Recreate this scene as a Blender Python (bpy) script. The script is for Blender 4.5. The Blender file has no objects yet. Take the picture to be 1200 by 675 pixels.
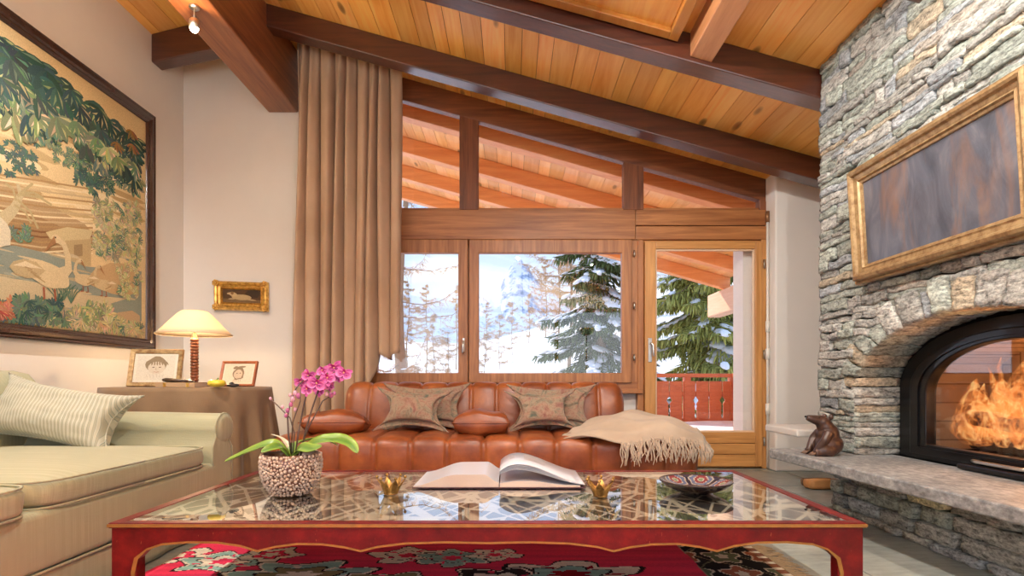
import bpy, bmesh, math, random
from mathutils import Vector, Matrix, noise
C = bpy.context.scene.collection
R = random.Random(7)
PI = math.pi
F = 640.0; EYE = 0.81
def P(px, py, Y):
    return Vector(((px-600)/F*Y, Y, EYE+(446-py)/F*Y))
def nz(p, s=1.0, k=0.0):
    return noise.noise(Vector((p[0]*s+k, p[1]*s+k*1.7, p[2]*s-k)))
def lerp(a, b, t): return a+(b-a)*t
def sm(t):
    t = max(0.0, min(1.0, t)); return t*t*(3-2*t)

# ------------------------------------------------------------------ materials
MATS = {}
class NT:
    def __init__(s, name):
        s.m = bpy.data.materials.new(name); s.m.use_nodes = True
        s.t = s.m.node_tree; s.t.nodes.clear()
        s.out = s.n('ShaderNodeOutputMaterial'); s.b = s.n('ShaderNodeBsdfPrincipled')
        s.l(s.b.outputs[0], s.out.inputs[0])
    def n(s, t, **k):
        o = s.t.nodes.new(t)
        for a, v in k.items(): setattr(o, a, v)
        return o
    def l(s, a, b): s.t.links.new(a, b)
    def set(s, **k):
        names = dict(col='Base Color', rough='Roughness', metal='Metallic', spec='Specular IOR Level', coat='Coat Weight', coatr='Coat Roughness',
                     sheen='Sheen Weight', trans='Transmission Weight', ior='IOR', em='Emission Color', es='Emission Strength', alpha='Alpha', sss='Subsurface Weight')
        for a, v in k.items():
            i = s.b.inputs[names[a]]
            if isinstance(v, (tuple, list)) and len(v) == 3: v = (*v, 1)
            i.default_value = v
        return s
    def coord(s, scale=(1,1,1), kind='Object', rot=(0,0,0)):
        tc = s.n('ShaderNodeTexCoord'); mp = s.n('ShaderNodeMapping')
        s.l(tc.outputs[kind], mp.inputs[0]); mp.inputs['Scale'].default_value = scale; mp.inputs['Rotation'].default_value = rot
        return mp.outputs[0]
    def noise(s, vec, scale=5, detail=4, rough=.55, dist=0):
        o = s.n('ShaderNodeTexNoise'); s.l(vec, o.inputs['Vector'])
        o.inputs['Scale'].default_value = scale; o.inputs['Detail'].default_value = detail; o.inputs['Roughness'].default_value = rough
        o.inputs['Distortion'].default_value = dist
        return o.outputs[0]
    def ramp(s, fac, stops, interp='LINEAR'):
        o = s.n('ShaderNodeValToRGB'); s.l(fac, o.inputs[0]); e = o.color_ramp.elements; o.color_ramp.interpolation = interp
        while len(e) > 1: e.remove(e[-1])
        for i, (p, c) in enumerate(stops):
            if isinstance(c, (int, float)): c = (c, c, c)
            el = e[0] if i == 0 else e.new(p)
            el.position = p; el.color = (*c, 1)
        return o.outputs[0]
    def mix(s, fac, a, b, blend='MIX'):
        o = s.n('ShaderNodeMix', data_type='RGBA', blend_type=blend)
        for sock, v in ((o.inputs[0], fac), (o.inputs[6], a), (o.inputs[7], b)):
            if hasattr(v, 'is_linked') or hasattr(v, 'links'): s.l(v, sock)
            elif isinstance(v, (int, float)): sock.default_value = v
            else: sock.default_value = (*v, 1)
        return o.outputs[2]
    def math(s, op, a, b=0.0):
        o = s.n('ShaderNodeMath', operation=op)
        for sock, v in ((o.inputs[0], a), (o.inputs[1], b)):
            if hasattr(v, 'links'): s.l(v, sock)
            else: sock.default_value = v
        return o.outputs[0]
    def vor(s, vec, scale=5, feature='F1', out='Distance', rand=1.0):
        o = s.n('ShaderNodeTexVoronoi', feature=feature); s.l(vec, o.inputs['Vector']); o.inputs['Scale'].default_value = scale
        o.inputs['Randomness'].default_value = rand
        return o.outputs[out]
    def bump(s, h, strength=.3, dist=.01):
        o = s.n('ShaderNodeBump'); s.l(h, o.inputs['Height']); o.inputs['Strength'].default_value = strength; o.inputs['Distance'].default_value = dist
        s.l(o.outputs[0], s.b.inputs['Normal']); return s
    def attr(s):
        o = s.n('ShaderNodeAttribute'); o.attribute_name = 'Col'; return o.outputs['Color']
    def base(s, c): s.l(c, s.b.inputs['Base Color']); return s

def plain(name, col, rough=.5, metal=0, bscale=0, bstr=.2, var=.12, vscale=6, **k):
    if name in MATS: return MATS[name]
    t = NT(name); t.set(rough=rough, metal=metal, **k)
    v = t.coord(); n = t.noise(v, vscale, 4)
    t.base(t.mix(n, tuple(c*(1-var) for c in col), tuple(min(1, c*(1+var)) for c in col)))
    if bscale: t.bump(t.noise(v, bscale, 3), bstr, .004)
    MATS[name] = t.m; return t.m

def wood(name, light, dark, stretch=(1, .06, 1), scale=14, rough=.35, knots=False, useattr=False, coat=.15, bump=.15, contrast=(.3, .72)):
    if name in MATS: return MATS[name]
    t = NT(name); t.set(rough=rough, coat=coat, coatr=.25)
    v = t.coord(stretch)
    n1 = t.noise(v, scale, 6, .6, 1.2); n2 = t.noise(v, scale*5, 3, .6, .3)
    f = t.math('ADD', t.math('MULTIPLY', n1, .75), t.math('MULTIPLY', n2, .25))
    c = t.ramp(f, [(contrast[0], dark), (contrast[1], light)])
    if useattr: c = t.mix(1.0, c, t.attr(), 'MULTIPLY')
    if knots:
        v2 = t.coord(tuple(max(s, .35) for s in stretch))
        d = t.vor(v2, 5.5)
        k = t.ramp(d, [(0.0, (1, 1, 1)), (.10, (.75, .75, .75)), (.17, (0, 0, 0))])
        c = t.mix(k, c, tuple(x*.3 for x in dark))
    t.base(c); t.bump(f, bump, .004)
    MATS[name] = t.m; return t.m

def fabric(name, col, col2=None, scale=260, rough=.9, stripes=None, sheen=.2, bstr=.25):
    if name in MATS: return MATS[name]
    t = NT(name); t.set(rough=rough, sheen=sheen, spec=.2)
    v = t.coord(); n = t.noise(v, 3.5, 4)
    col2 = col2 or tuple(c*.82 for c in col)
    c = t.mix(t.ramp(n, [(.35, 0.0), (.65, 1.0)]), col, col2)
    if stripes:
        ax, freq, sc = stripes
        vv = t.coord((freq if ax == 0 else 0, freq if ax == 1 else 0, freq if ax == 2 else 0))
        w = t.noise(vv, 1.0, 2, .8)
        c = t.mix(t.ramp(w, [(.47, 0.0), (.53, 1.0)]), c, sc)
    t.base(c)
    v1 = t.coord((1, 1, .12)); v2 = t.coord((.12, .12, 1))
    h = t.math('ADD', t.noise(v1, scale, 2), t.noise(v2, scale, 2)); t.bump(h, bstr, .003)
    MATS[name] = t.m; return t.m

def vcol(name, rough=.8, grain=90, amt=.25, spec=.3, coat=0, bstr=.2, metal=0):
    if name in MATS: return MATS[name]
    t = NT(name); t.set(rough=rough, spec=spec, coat=coat, metal=metal)
    n = t.noise(t.coord(), grain, 3)
    f = t.ramp(n, [(.25, 1-amt), (.75, 1+amt*.0+0.0 if False else 1.0)])
    t.base(t.mix(1.0, t.attr(), f, 'MULTIPLY')); t.bump(n, bstr, .003)
    MATS[name] = t.m; return t.m

# ------------------------------------------------------------------ mesh builder
class MB:
    def __init__(s): s.v = []; s.f = []; s.c = []; s.m = []; s.sm = []
    def add(s, vs, fs, col=(1,1,1), mi=0, smooth=True):
        b = len(s.v); s.v += [tuple(v) for v in vs]
        for i, f in enumerate(fs):
            s.f.append([b+j for j in f]); s.c.append(col[i] if isinstance(col, list) else col); s.m.append(mi); s.sm.append(smooth)
        return s
    def box(s, x0, x1, y0, y1, z0, z1, col=(1,1,1), mi=0):
        return s.hexa([(x0,y0,z0),(x1,y0,z0),(x1,y1,z0),(x0,y1,z0),(x0,y0,z1),(x1,y0,z1),(x1,y1,z1),(x0,y1,z1)], col, mi)
    def hexa(s, v, col=(1,1,1), mi=0):
        return s.add(v, [(0,3,2,1),(4,5,6,7),(0,1,5,4),(1,2,6,5),(2,3,7,6),(3,0,4,7)], col, mi, False)
    def tube(s, pts, rad, seg=8, col=(1,1,1), mi=0, cap=True):
        pts = [Vector(p) for p in pts]; n = len(pts)
        if not isinstance(rad, (list, tuple)): rad = [rad]*n
        vs = []; prev = None
        for i, p in enumerate(pts):
            d = (pts[min(i+1, n-1)]-pts[max(i-1, 0)])
            if d.length < 1e-9: d = Vector((0,0,1))
            d.normalize()
            if prev is None:
                a = Vector((0,0,1)) if abs(d.z) < .9 else Vector((1,0,0)); prev = d.cross(a).normalized()
            u = (prev-d*prev.dot(d))
            if u.length < 1e-6: u = d.orthogonal()
            u.normalize(); w = d.cross(u); prev = u
            for k in range(seg):
                a = 2*PI*k/seg; vs.append(p+(u*math.cos(a)+w*math.sin(a))*rad[i])
        fs = [(i*seg+k, i*seg+(k+1)%seg, (i+1)*seg+(k+1)%seg, (i+1)*seg+k) for i in range(n-1) for k in range(seg)]
        s.add(vs, fs, col, mi)
        if cap: s.add([], [], col); b = len(s.v)-len(vs); s._f(list(range(b, b+seg))[::-1], col, mi); s._f(list(range(b+(n-1)*seg, b+n*seg)), col, mi)
        return s
    def _f(s, f, col, mi, smooth=False): s.f.append(f); s.c.append(col); s.m.append(mi); s.sm.append(smooth)
    def lathe(s, prof, c=(0,0,0), seg=32, col=(1,1,1), mi=0, smooth=True, colf=None):
        vs = []; n = len(prof)
        for (r, z) in prof:
            for k in range(seg):
                a = 2*PI*k/seg; vs.append((c[0]+r*math.cos(a), c[1]+r*math.sin(a), c[2]+z))
        fs = [(i*seg+k, i*seg+(k+1)%seg, (i+1)*seg+(k+1)%seg, (i+1)*seg+k) for i in range(n-1) for k in range(seg)]
        cl = [colf(i, k) for i in range(n-1) for k in range(seg)] if colf else col
        s.add(vs, fs, cl, mi, smooth); return s
    def ell(s, c, r, seg=12, ring=8, col=(1,1,1), mi=0, M=None, jit=0):
        vs = []; c = Vector(c)
        if not isinstance(r, (list, tuple)): r = (r, r, r)
        for i in range(ring+1):
            t = PI*i/ring
            for k in range(seg):
                a = 2*PI*k/seg
                p = Vector((r[0]*math.sin(t)*math.cos(a), r[1]*math.sin(t)*math.sin(a), r[2]*math.cos(t)))
                if jit: p *= 1+jit*nz(p+c, 3/max(r))
                if M: p = M @ p
                vs.append(c+p)
        fs = [(i*seg+k, (i+1)*seg+k, (i+1)*seg+(k+1)%seg, i*seg+(k+1)%seg) for i in range(ring) for k in range(seg)]
        return s.add(vs, fs, col, mi)
    def grid(s, fn, nu, nv, col=(1,1,1), mi=0, colf=None, wrapu=False, smooth=True):
        vs = [fn(i/nu, j/nv) for j in range(nv+1) for i in range(nu+(0 if wrapu else 1))]
        w = nu if wrapu else nu+1
        fs = [(j*w+i, j*w+(i+1)%w, (j+1)*w+(i+1)%w, (j+1)*w+i) for j in range(nv) for i in range(nu)]
        cl = [colf((i+.5)/nu, (j+.5)/nv) for j in range(nv) for i in range(nu)] if colf else col
        return s.add(vs, fs, cl, mi, smooth)
    def prism(s, poly, a0, a1, axis='x', col=(1,1,1), mi=0, smooth=False):
        def mk(p, a):
            return (a, p[0], p[1]) if axis == 'x' else (p[0], a, p[1]) if axis == 'y' else (p[0], p[1], a)
        n = len(poly); vs = [mk(p, a0) for p in poly]+[mk(p, a1) for p in poly]
        fs = [tuple(range(n))[::-1], tuple(range(n, 2*n))]+[(i, (i+1)%n, n+(i+1)%n, n+i) for i in range(n)]
        return s.add(vs, fs, col, mi, smooth)
    def ring(s, outer, inner, a0, a1, axis='x', col=(1,1,1), mi=0, closed=True):
        def mk(p, a):
            return (a, p[0], p[1]) if axis == 'x' else (p[0], a, p[1]) if axis == 'y' else (p[0], p[1], a)
        n = len(outer); vs = [mk(p, a0) for p in outer]+[mk(p, a0) for p in inner]+[mk(p, a1) for p in outer]+[mk(p, a1) for p in inner]
        fs = []
        for i in range(n if closed else n-1):
            j = (i+1)%n
            fs += [(i, j, n+j, n+i), (2*n+i, 3*n+i, 3*n+j, 2*n+j), (i, 2*n+i, 2*n+j, j), (n+i, n+j, 3*n+j, 3*n+i)]
        if not closed: fs += [(0, n, 3*n, 2*n), (n-1, 3*n-1, 4*n-1, 2*n-1)]
        return s.add(vs, fs, col, mi, False)
    def rock(s, fn, nu, nv, nw, col, amp=.006, k=12, ns=30, mi=0):
        idx = {}; vs = []
        def V(i, j, l):
            key = (i, j, l)
            if key not in idx:
                p = [2*i/nu-1, 2*j/nv-1, 2*l/nw-1]
                sc = (abs(p[0])**k+abs(p[1])**k+abs(p[2])**k)**(-1/k)
                q = fn(*[(x*sc+1)/2 for x in p])
                n1 = Vector((nz(q, ns, 1), nz(q, ns, 5), nz(q, ns, 9)))+.6*Vector((nz(q, ns*2.7, 2), nz(q, ns*2.7, 6), nz(q, ns*2.7, 8)))
                idx[key] = len(vs); vs.append(q+n1*amp)
            return idx[key]
        fs = []
        for i in range(nu):
            for j in range(nv):
                fs.append((V(i,j,0), V(i,j+1,0), V(i+1,j+1,0), V(i+1,j,0)))
                fs.append((V(i,j,nw), V(i+1,j,nw), V(i+1,j+1,nw), V(i,j+1,nw)))
        for i in range(nu):
            for l in range(nw):
                fs.append((V(i,0,l), V(i+1,0,l), V(i+1,0,l+1), V(i,0,l+1)))
                fs.append((V(i,nv,l), V(i,nv,l+1), V(i+1,nv,l+1), V(i+1,nv,l)))
        for j in range(nv):
            for l in range(nw):
                fs.append((V(0,j,l), V(0,j,l+1), V(0,j+1,l+1), V(0,j+1,l)))
                fs.append((V(nu,j,l), V(nu,j+1,l), V(nu,j+1,l+1), V(nu,j,l+1)))
        return s.add(vs, fs, col, mi, True)
    def build(s, name, mats, parent=None, bevel=0, sub=0, solid=0, auto=None, recalc=True, origin=None):
        if not isinstance(mats, (list, tuple)): mats = [mats]
        me = bpy.data.meshes.new(name)
        vs = s.v
        o = bpy.data.objects.new(name, me)
        off = Vector((0,0,0))
        if parent is not None: off = Vector(parent.get('_o', (0,0,0)))
        if origin is not None and parent is None: off = Vector(origin); o.location = off
        if off.length > 0: vs = [(v[0]-off[0], v[1]-off[1], v[2]-off[2]) for v in vs]
        me.from_pydata(vs, [], s.f)
        for m in mats: me.materials.append(m)
        me.polygons.foreach_set('material_index', s.m); me.polygons.foreach_set('use_smooth', s.sm)
        if any(c != (1,1,1) for c in s.c):
            at = me.color_attributes.new('Col', 'FLOAT_COLOR', 'CORNER')
            buf = []
            for p, c in zip(me.polygons, s.c): buf += [c[0], c[1], c[2], 1.0]*p.loop_total
            at.data.foreach_set('color', buf)
        me.validate(); me.update()
        if recalc:
            bm = bmesh.new(); bm.from_mesh(me); bmesh.ops.recalc_face_normals(bm, faces=bm.faces); bm.to_mesh(me); bm.free()
        C.objects.link(o)
        if parent is not None: o.parent = parent
        if off.length > 0: o['_o'] = tuple(off)
        if solid:
            md = o.modifiers.new('s', 'SOLIDIFY'); md.thickness = solid; md.offset = 0
        if bevel:
            md = o.modifiers.new('b', 'BEVEL'); md.width = bevel; md.segments = 2; md.limit_method = 'ANGLE'; md.angle_limit = math.radians(50); md.harden_normals = False
        if sub:
            md = o.modifiers.new('u', 'SUBSURF'); md.levels = sub; md.render_levels = sub
        return o
def tag(o, label=None, cat=None, group=None, kind=None):
    if label: o['label'] = label
    if cat: o['category'] = cat
    if group: o['group'] = group
    if kind: o['kind'] = kind
    return o
def thing(name, loc, label, cat, group=None, kind=None):
    o = bpy.data.objects.new(name, None); C.objects.link(o); o.location = loc
    # parts are modelled in room coordinates, stored relative to the thing's base
    o['_o'] = tuple(loc); o.empty_display_size = .1
    return tag(o, label, cat, group, kind)
def copy_tree(o, parent=None, loc=None, rotz=None):
    c = o.copy(); C.objects.link(c); c.parent = parent
    if parent is None and loc is not None: c.location = loc
    if rotz is not None: c.rotation_euler = (0, 0, rotz)
    for ch in list(o.children): copy_tree(ch, c)
    return c
def rot(v, axis, a): return Matrix.Rotation(a, 3, axis) @ Vector(v)
WORLD = 1.05; SUN = 3.6; EXPO = 0.6
# ------------------------------------------------------------------ dimensions
XL = -3.08; YB = 5.12; YR = -2.3; XR = 3.3; XRIDGE = -2.3
def zc(x): return 3.327-.28*x if x >= XRIDGE else 3.971-.257*(XRIDGE-x)
# ------------------------------------------------------------------ shared materials
M_plaster = plain('plaster', (.80, .765, .72), .85, bscale=60, bstr=.12, var=.03)
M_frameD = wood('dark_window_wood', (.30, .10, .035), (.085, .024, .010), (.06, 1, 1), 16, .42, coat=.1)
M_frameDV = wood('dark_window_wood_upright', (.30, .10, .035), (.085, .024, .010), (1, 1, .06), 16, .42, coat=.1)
M_beam = wood('beam_wood', (.125, .034, .015), (.035, .009, .006), (.07, 1, 1), 12, .35, coat=.9, bump=.2)
M_beamY = wood('beam_wood_long', (.46, .17, .06), (.14, .042, .016), (1, .07, 1), 12, .38, coat=.3, bump=.3)
M_beamC = wood('cross_beam_wood', (.62, .30, .13), (.34, .13, .05), (1, .07, 1), 12, .38, coat=.3, bump=.3)
M_boards = wood('ceiling_boards', (1.0, .60, .18), (.84, .35, .055), (1, .07, 1), 10, .42, knots=True, useattr=True, coat=.08, bump=.08, contrast=(.32, .62))
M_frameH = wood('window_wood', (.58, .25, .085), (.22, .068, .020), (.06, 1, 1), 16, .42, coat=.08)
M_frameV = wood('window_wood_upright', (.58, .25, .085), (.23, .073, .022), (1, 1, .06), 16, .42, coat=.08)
M_doorV = wood('door_wood_upright', (.78, .40, .13), (.42, .17, .045), (1, 1, .06), 16, .42, coat=.08)
M_doorH = wood('door_wood', (.78, .40, .13), (.42, .17, .045), (.06, 1, 1), 16, .42, coat=.08)
M_metal = plain('brushed_steel', (.62, .60, .57), .3, 1.0, var=.05)
M_white_metal = plain('white_painted_metal', (.8, .77, .7), .4, var=.03)
def glass(name, tint=(1,1,1), refl=.9, f0=.04, pw=5.0):
    t = NT(name); m = t.m
    tr = t.n('ShaderNodeBsdfTransparent'); tr.inputs[0].default_value = (*tint, 1)
    gl = t.n('ShaderNodeBsdfGlossy'); gl.inputs['Roughness'].default_value = .0; gl.inputs[0].default_value = (refl, refl, refl, 1)
    lw = t.n('ShaderNodeLayerWeight'); lw.inputs[0].default_value = .5
    fr = t.math('ADD', t.math('MULTIPLY', t.math('POWER', lw.outputs['Facing'], pw), 1-f0), f0)
    mx = t.n('ShaderNodeMixShader'); t.l(fr, mx.inputs[0]); t.l(tr.outputs[0], mx.inputs[1]); t.l(gl.outputs[0], mx.inputs[2])
    t.l(mx.outputs[0], t.out.inputs[0]); return m
M_glass = glass('window_glass')
# ------------------------------------------------------------------ floor: slate flags
def slate_mat():
    t = NT('slate_floor'); t.set(rough=.38, coat=.1)
    v = t.coord()
    n = t.noise(v, 2.2, 5, .6, .6); n2 = t.noise(t.coord((1, 3, 1)), 9, 5, .65)
    f = t.math('ADD', t.math('MULTIPLY', n, .6), t.math('MULTIPLY', n2, .4))
    c = t.ramp(f, [(.33, (.17, .185, .175)), (.5, (.30, .325, .30)), (.68, (.47, .50, .46))])
    c = t.mix(1.0, c, t.attr(), 'MULTIPLY'); t.base(c); t.bump(f, .35, .01); return t.m
M_slate = slate_mat()
m = MB(); y = YR-.1
while y < YB+.0:
    y2 = min(y+.62+R.random()*.1, YB); x = XL-.05
    while x < XR:
        x2 = min(x+.5+R.random()*.55, XR+.05); g = .85+R.random()*.3
        m.box(x+.004, x2-.004, y+.004, y2-.004, -.03, 0, (g, g, g*(.96+R.random()*.05))); x = x2
    y = y2
m.box(XL-.1, XR+.1, YR-.1, YB, -.1, -.006, (.45, .44, .42))
tag(m.build('floor', M_slate), 'grey green slate flagstone floor', kind='structure')
# ------------------------------------------------------------------ walls
m = MB(); m.box(XL-.2, XL, YR, YB+.25, 0, 3.78); tag(m.build('wall_left', M_plaster), 'cream plaster wall behind the tapestry', kind='structure')
m = MB(); m.prism([(XL, 0), (-1.42, 0), (-1.42, zc(-1.42)), (XRIDGE, zc(XRIDGE)), (XL, zc(XL))], YB, YB+.25, 'y'); m.box(-1.42, 1.19, YB, YB+.25, 0, .70)
m.prism([(2.40, 0), (XR, 0), (XR, zc(XR)), (2.40, zc(2.4))], YB, YB+.25, 'y')
tag(m.build('wall_back', M_plaster), 'cream plaster wall around the big window', kind='structure')
m = MB(); m.box(2.345, XR, 4.86, YB+.02, 0, zc(2.345)+.02)
tag(m.build('wall_pilaster', M_plaster, bevel=.015), 'white plaster pier right of the balcony door', kind='structure')
m = MB(); m.box(XR, XR+.2, YR, YB+.25, 0, 3.2); tag(m.build('wall_right', M_plaster), 'cream plaster side wall behind the chimney', kind='structure')
m = MB(); W0, W1, Z0, Z1 = -2.85, 2.95, .04, 2.45
m.box(XL, W0, YR-.2, YR, 0, zc(XL)+.1); m.box(W1, XR, YR-.2, YR, 0, 2.8); m.box(W0, W1, YR-.2, YR, 0, Z0)
m.prism([(W0, Z1), (W1, Z1), (W1, zc(W1)), (W0, zc(W0))], YR-.2, YR, 'y')
tag(m.build('wall_front', M_plaster), 'cream plaster wall around the added rear window', kind='structure')
m = MB(); m.ring([(W0, Z0), (W1, Z0), (W1, Z1), (W0, Z1)], [(W0+.08, Z0+.08), (W1-.08, Z0+.08), (W1-.08, Z1-.08), (W0+.08, Z1-.08)], YR-.12, YR-.04, 'y')
m.box(-1.0, -.92, YR-.12, YR-.04, Z0+.08, Z1-.08); m.box(.98, 1.06, YR-.12, YR-.04, Z0+.08, Z1-.08)
wf = m.build('window_2', M_frameH); tag(wf, 'added unseen wide glazed timber window at the rear of the room', kind='structure')  # rear window added behind the camera to let in fill light
# baseboard along the left wall
m = MB(); m.box(XL, XL+.015, YR, YB, 0, .08); tag(m.build('baseboard_left', M_slate), 'low slate skirting under the tapestry wall', kind='structure')
# ------------------------------------------------------------------ ceiling boards
def ceiling(x0, x1, y0, y1, name, label, thick=.02, seed=3, off=0.0, mat=None):
    rr = random.Random(seed); m = MB(); x = x0
    while x < x1-.001:
        w = .105+rr.random()*.075; x2 = min(x+w, x1)
        if x < XRIDGE < x2: x2 = XRIDGE
        g = .82+rr.random()*.3; col = (g, g*(.94+rr.random()*.1), g*(.82+rr.random()*.26))
        a, b = x+.002, x2-.002
        m.hexa([(a,y0,zc(a+1e-4)+off),(b,y0,zc(b-1e-4 if b<=XRIDGE else b)+off),(b,y1,zc(b)+off),(a,y1,zc(a+1e-4)+off),(a,y0,zc(a)+off+thick),(b,y0,zc(b)+off+thick),(b,y1,zc(b)+off+thick),(a,y1,zc(a)+off+thick)], col)
        x = x2
    m.hexa([(x0,y0,zc(x0)+off+.012),(XRIDGE,y0,zc(XRIDGE)+off+.012),(XRIDGE,y1,zc(XRIDGE)+off+.012),(x0,y1,zc(x0)+off+.012)]+[(x0,y0,zc(x0)+off+.1),(XRIDGE,y0,zc(XRIDGE)+off+.1),(XRIDGE,y1,zc(XRIDGE)+off+.1),(x0,y1,zc(x0)+off+.1)], (.12,.06,.03))
    m.hexa([(XRIDGE,y0,zc(XRIDGE)+off+.012),(x1,y0,zc(x1)+off+.012),(x1,y1,zc(x1)+off+.012),(XRIDGE,y1,zc(XRIDGE)+off+.012)]+[(XRIDGE,y0,zc(XRIDGE)+off+.1),(x1,y0,zc(x1)+off+.1),(x1,y1,zc(x1)+off+.1),(XRIDGE,y1,zc(XRIDGE)+off+.1)], (.12,.06,.03))
    return tag(m.build(name, mat or M_boards), label, kind='structure')
ceiling(XL-.05, XR+.2, YR-.2, YB+.05, 'ceiling', 'sloping honey pine board ceiling')
# ------------------------------------------------------------------ beams
def slope_beam(y0, y1, xa, xb, h, name, label, mat=None):
    m = MB()
    m.hexa([(xa,y0,zc(xa)-h),(xb,y0,zc(xb)-h),(xb,y1,zc(xb)-h),(xa,y1,zc(xa)-h),(xa,y0,zc(xa)-.001),(xb,y0,zc(xb)-.001),(xb,y1,zc(xb)-.001),(xa,y1,zc(xa)-.001)])
    return tag(m.build(name, mat or M_beam, bevel=.008), label, kind='structure')
for i, (a, b) in enumerate(((4.45, 4.59), (3.453, 3.595), (2.46, 2.60), (1.46, 1.60), (.46, .60), (-.54, -.40), (-1.54, -1.40))):
    slope_beam(a, b, -2.02, 3.25, .185, 'ceiling_beam', ['dark rafter nearest the window, above the curtain', 'dark rafter second from the window', 'dark rafter third from the window', 'dark rafter over the middle of the room', 'dark rafter fifth from the balcony window', 'dark rafter second from the rear wall', 'dark rafter nearest the rear wall'][i])
m = MB(); m.hexa([(XL,4.66,zc(XL)-.24),(-2.27,4.66,zc(-2.3)-.28),(-2.27,4.80,zc(-2.3)-.28),(XL,4.80,zc(XL)-.24),(XL,4.66,zc(XL)-.001),(-2.27,4.66,zc(-2.3)-.001),(-2.27,4.80,zc(-2.3)-.001),(XL,4.80,zc(XL)-.001)])
tag(m.build('ceiling_beam', M_beam, bevel=.01), 'short dark rafter stub in the corner above the lamp', kind='structure')
m = MB(); m.box(-2.28, -2.0, YR, YB, 3.32, 3.885); tag(m.build('ceiling_beam', M_beamY, bevel=.012), 'massive brown ridge beam carrying the ceiling spotlight', kind='structure')
# lighter cross timber between the second and third rafters, and the boxed panel beside it
def zbot(x): return zc(x)-.185
xa, xb = 1.125, 1.262
m = MB(); m.hexa([(xa,2.6,zbot(xa)+.03),(xb,2.6,zbot(xb)+.03),(xb,3.452,zbot(xb)+.03),(xa,3.452,zbot(xa)+.03),(xa,2.6,zc(xa)-.001),(xb,2.6,zc(xb)-.001),(xb,3.452,zc(xb)-.001),(xa,3.452,zc(xa)-.001)])
tag(m.build('ceiling_beam', M_beamC, bevel=.006), 'light brown timber running between two dark rafters', kind='structure')
m = MB(); xa, xb = -.15, .98; o1 = .07
m.hexa([(xa,2.62,zc(xa)-o1),(xb,2.62,zc(xb)-o1),(xb,3.40,zc(xb)-o1),(xa,3.40,zc(xa)-o1),(xa,2.62,zc(xa)-.001),(xb,2.62,zc(xb)-.001),(xb,3.40,zc(xb)-.001),(xa,3.40,zc(xa)-.001)], (.62,.48,.34))
for (p, q, r_, s_) in ((xa, xb, 3.36, 3.43), (xb, xb+.06, 2.62, 3.43)):
    m.hexa([(p,r_,zc(p)-.1),(q,r_,zc(q)-.1),(q,s_,zc(q)-.1),(p,s_,zc(p)-.1),(p,r_,zc(p)-.001),(q,r_,zc(q)-.001),(q,s_,zc(q)-.001),(p,s_,zc(p)-.001)], (.42,.30,.2))
tag(m.build('trim_1', M_boards, bevel=.005), 'honey coloured boxed panel set into the ceiling', kind='structure')
# ------------------------------------------------------------------ big window
Y0, Y1 = 5.045, 5.13
def ztop(x): return 3.618-.28*(x+1.04)      # top edge of the frame
win = thing('window_1', (.5, 5.08, .7), 'large raked timber window with two lower and three upper panes', None, kind='structure')
xs0, xs1 = -1.42, 2.386
def hb(m, x0, x1, z0, z1, y0=Y0, y1=Y1): return m.box(x0, x1, y0, y1, z0, z1)
m = MB(); hb(m, xs0, 1.19, .715, .80); hb(m, xs0-.02, 1.2, .69, .725, 5.0, 5.12); m.build('bottom_rail', M_frameH, win, bevel=.006)
m = MB(); hb(m, xs0, 1.139, 2.11, 2.385, 5.03); m.build('transom', M_frameH, win, bevel=.006)
m = MB(); hb(m, 1.142, 2.40, 2.11, 2.235, 5.035); hb(m, 1.142, 2.40, 2.243, 2.385, 5.035); m.build('transom', M_frameH, win, bevel=.006)
m = MB(); hb(m, xs0, 2.30, 2.385, 2.41, 5.06); m.build('transom_bead', M_frameH, win, bevel=.004)
th = .205
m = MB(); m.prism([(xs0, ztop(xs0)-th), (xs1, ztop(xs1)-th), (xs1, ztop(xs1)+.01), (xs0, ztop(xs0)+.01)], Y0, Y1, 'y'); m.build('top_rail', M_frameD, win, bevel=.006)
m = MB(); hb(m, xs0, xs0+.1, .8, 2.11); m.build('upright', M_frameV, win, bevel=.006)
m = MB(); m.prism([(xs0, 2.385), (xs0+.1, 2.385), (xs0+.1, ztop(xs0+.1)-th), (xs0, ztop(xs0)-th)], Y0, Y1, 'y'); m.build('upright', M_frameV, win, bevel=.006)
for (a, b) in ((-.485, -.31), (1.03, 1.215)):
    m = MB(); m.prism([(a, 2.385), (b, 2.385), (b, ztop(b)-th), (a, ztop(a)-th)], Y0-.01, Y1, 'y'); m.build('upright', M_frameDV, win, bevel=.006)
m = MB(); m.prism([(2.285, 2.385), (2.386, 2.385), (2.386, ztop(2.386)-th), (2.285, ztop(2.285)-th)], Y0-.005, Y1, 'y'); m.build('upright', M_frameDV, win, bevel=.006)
m = MB(); hb(m, 1.16, 1.215, .0, 2.11, Y0-.01); m.build('upright', M_frameV, win, bevel=.006)
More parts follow.
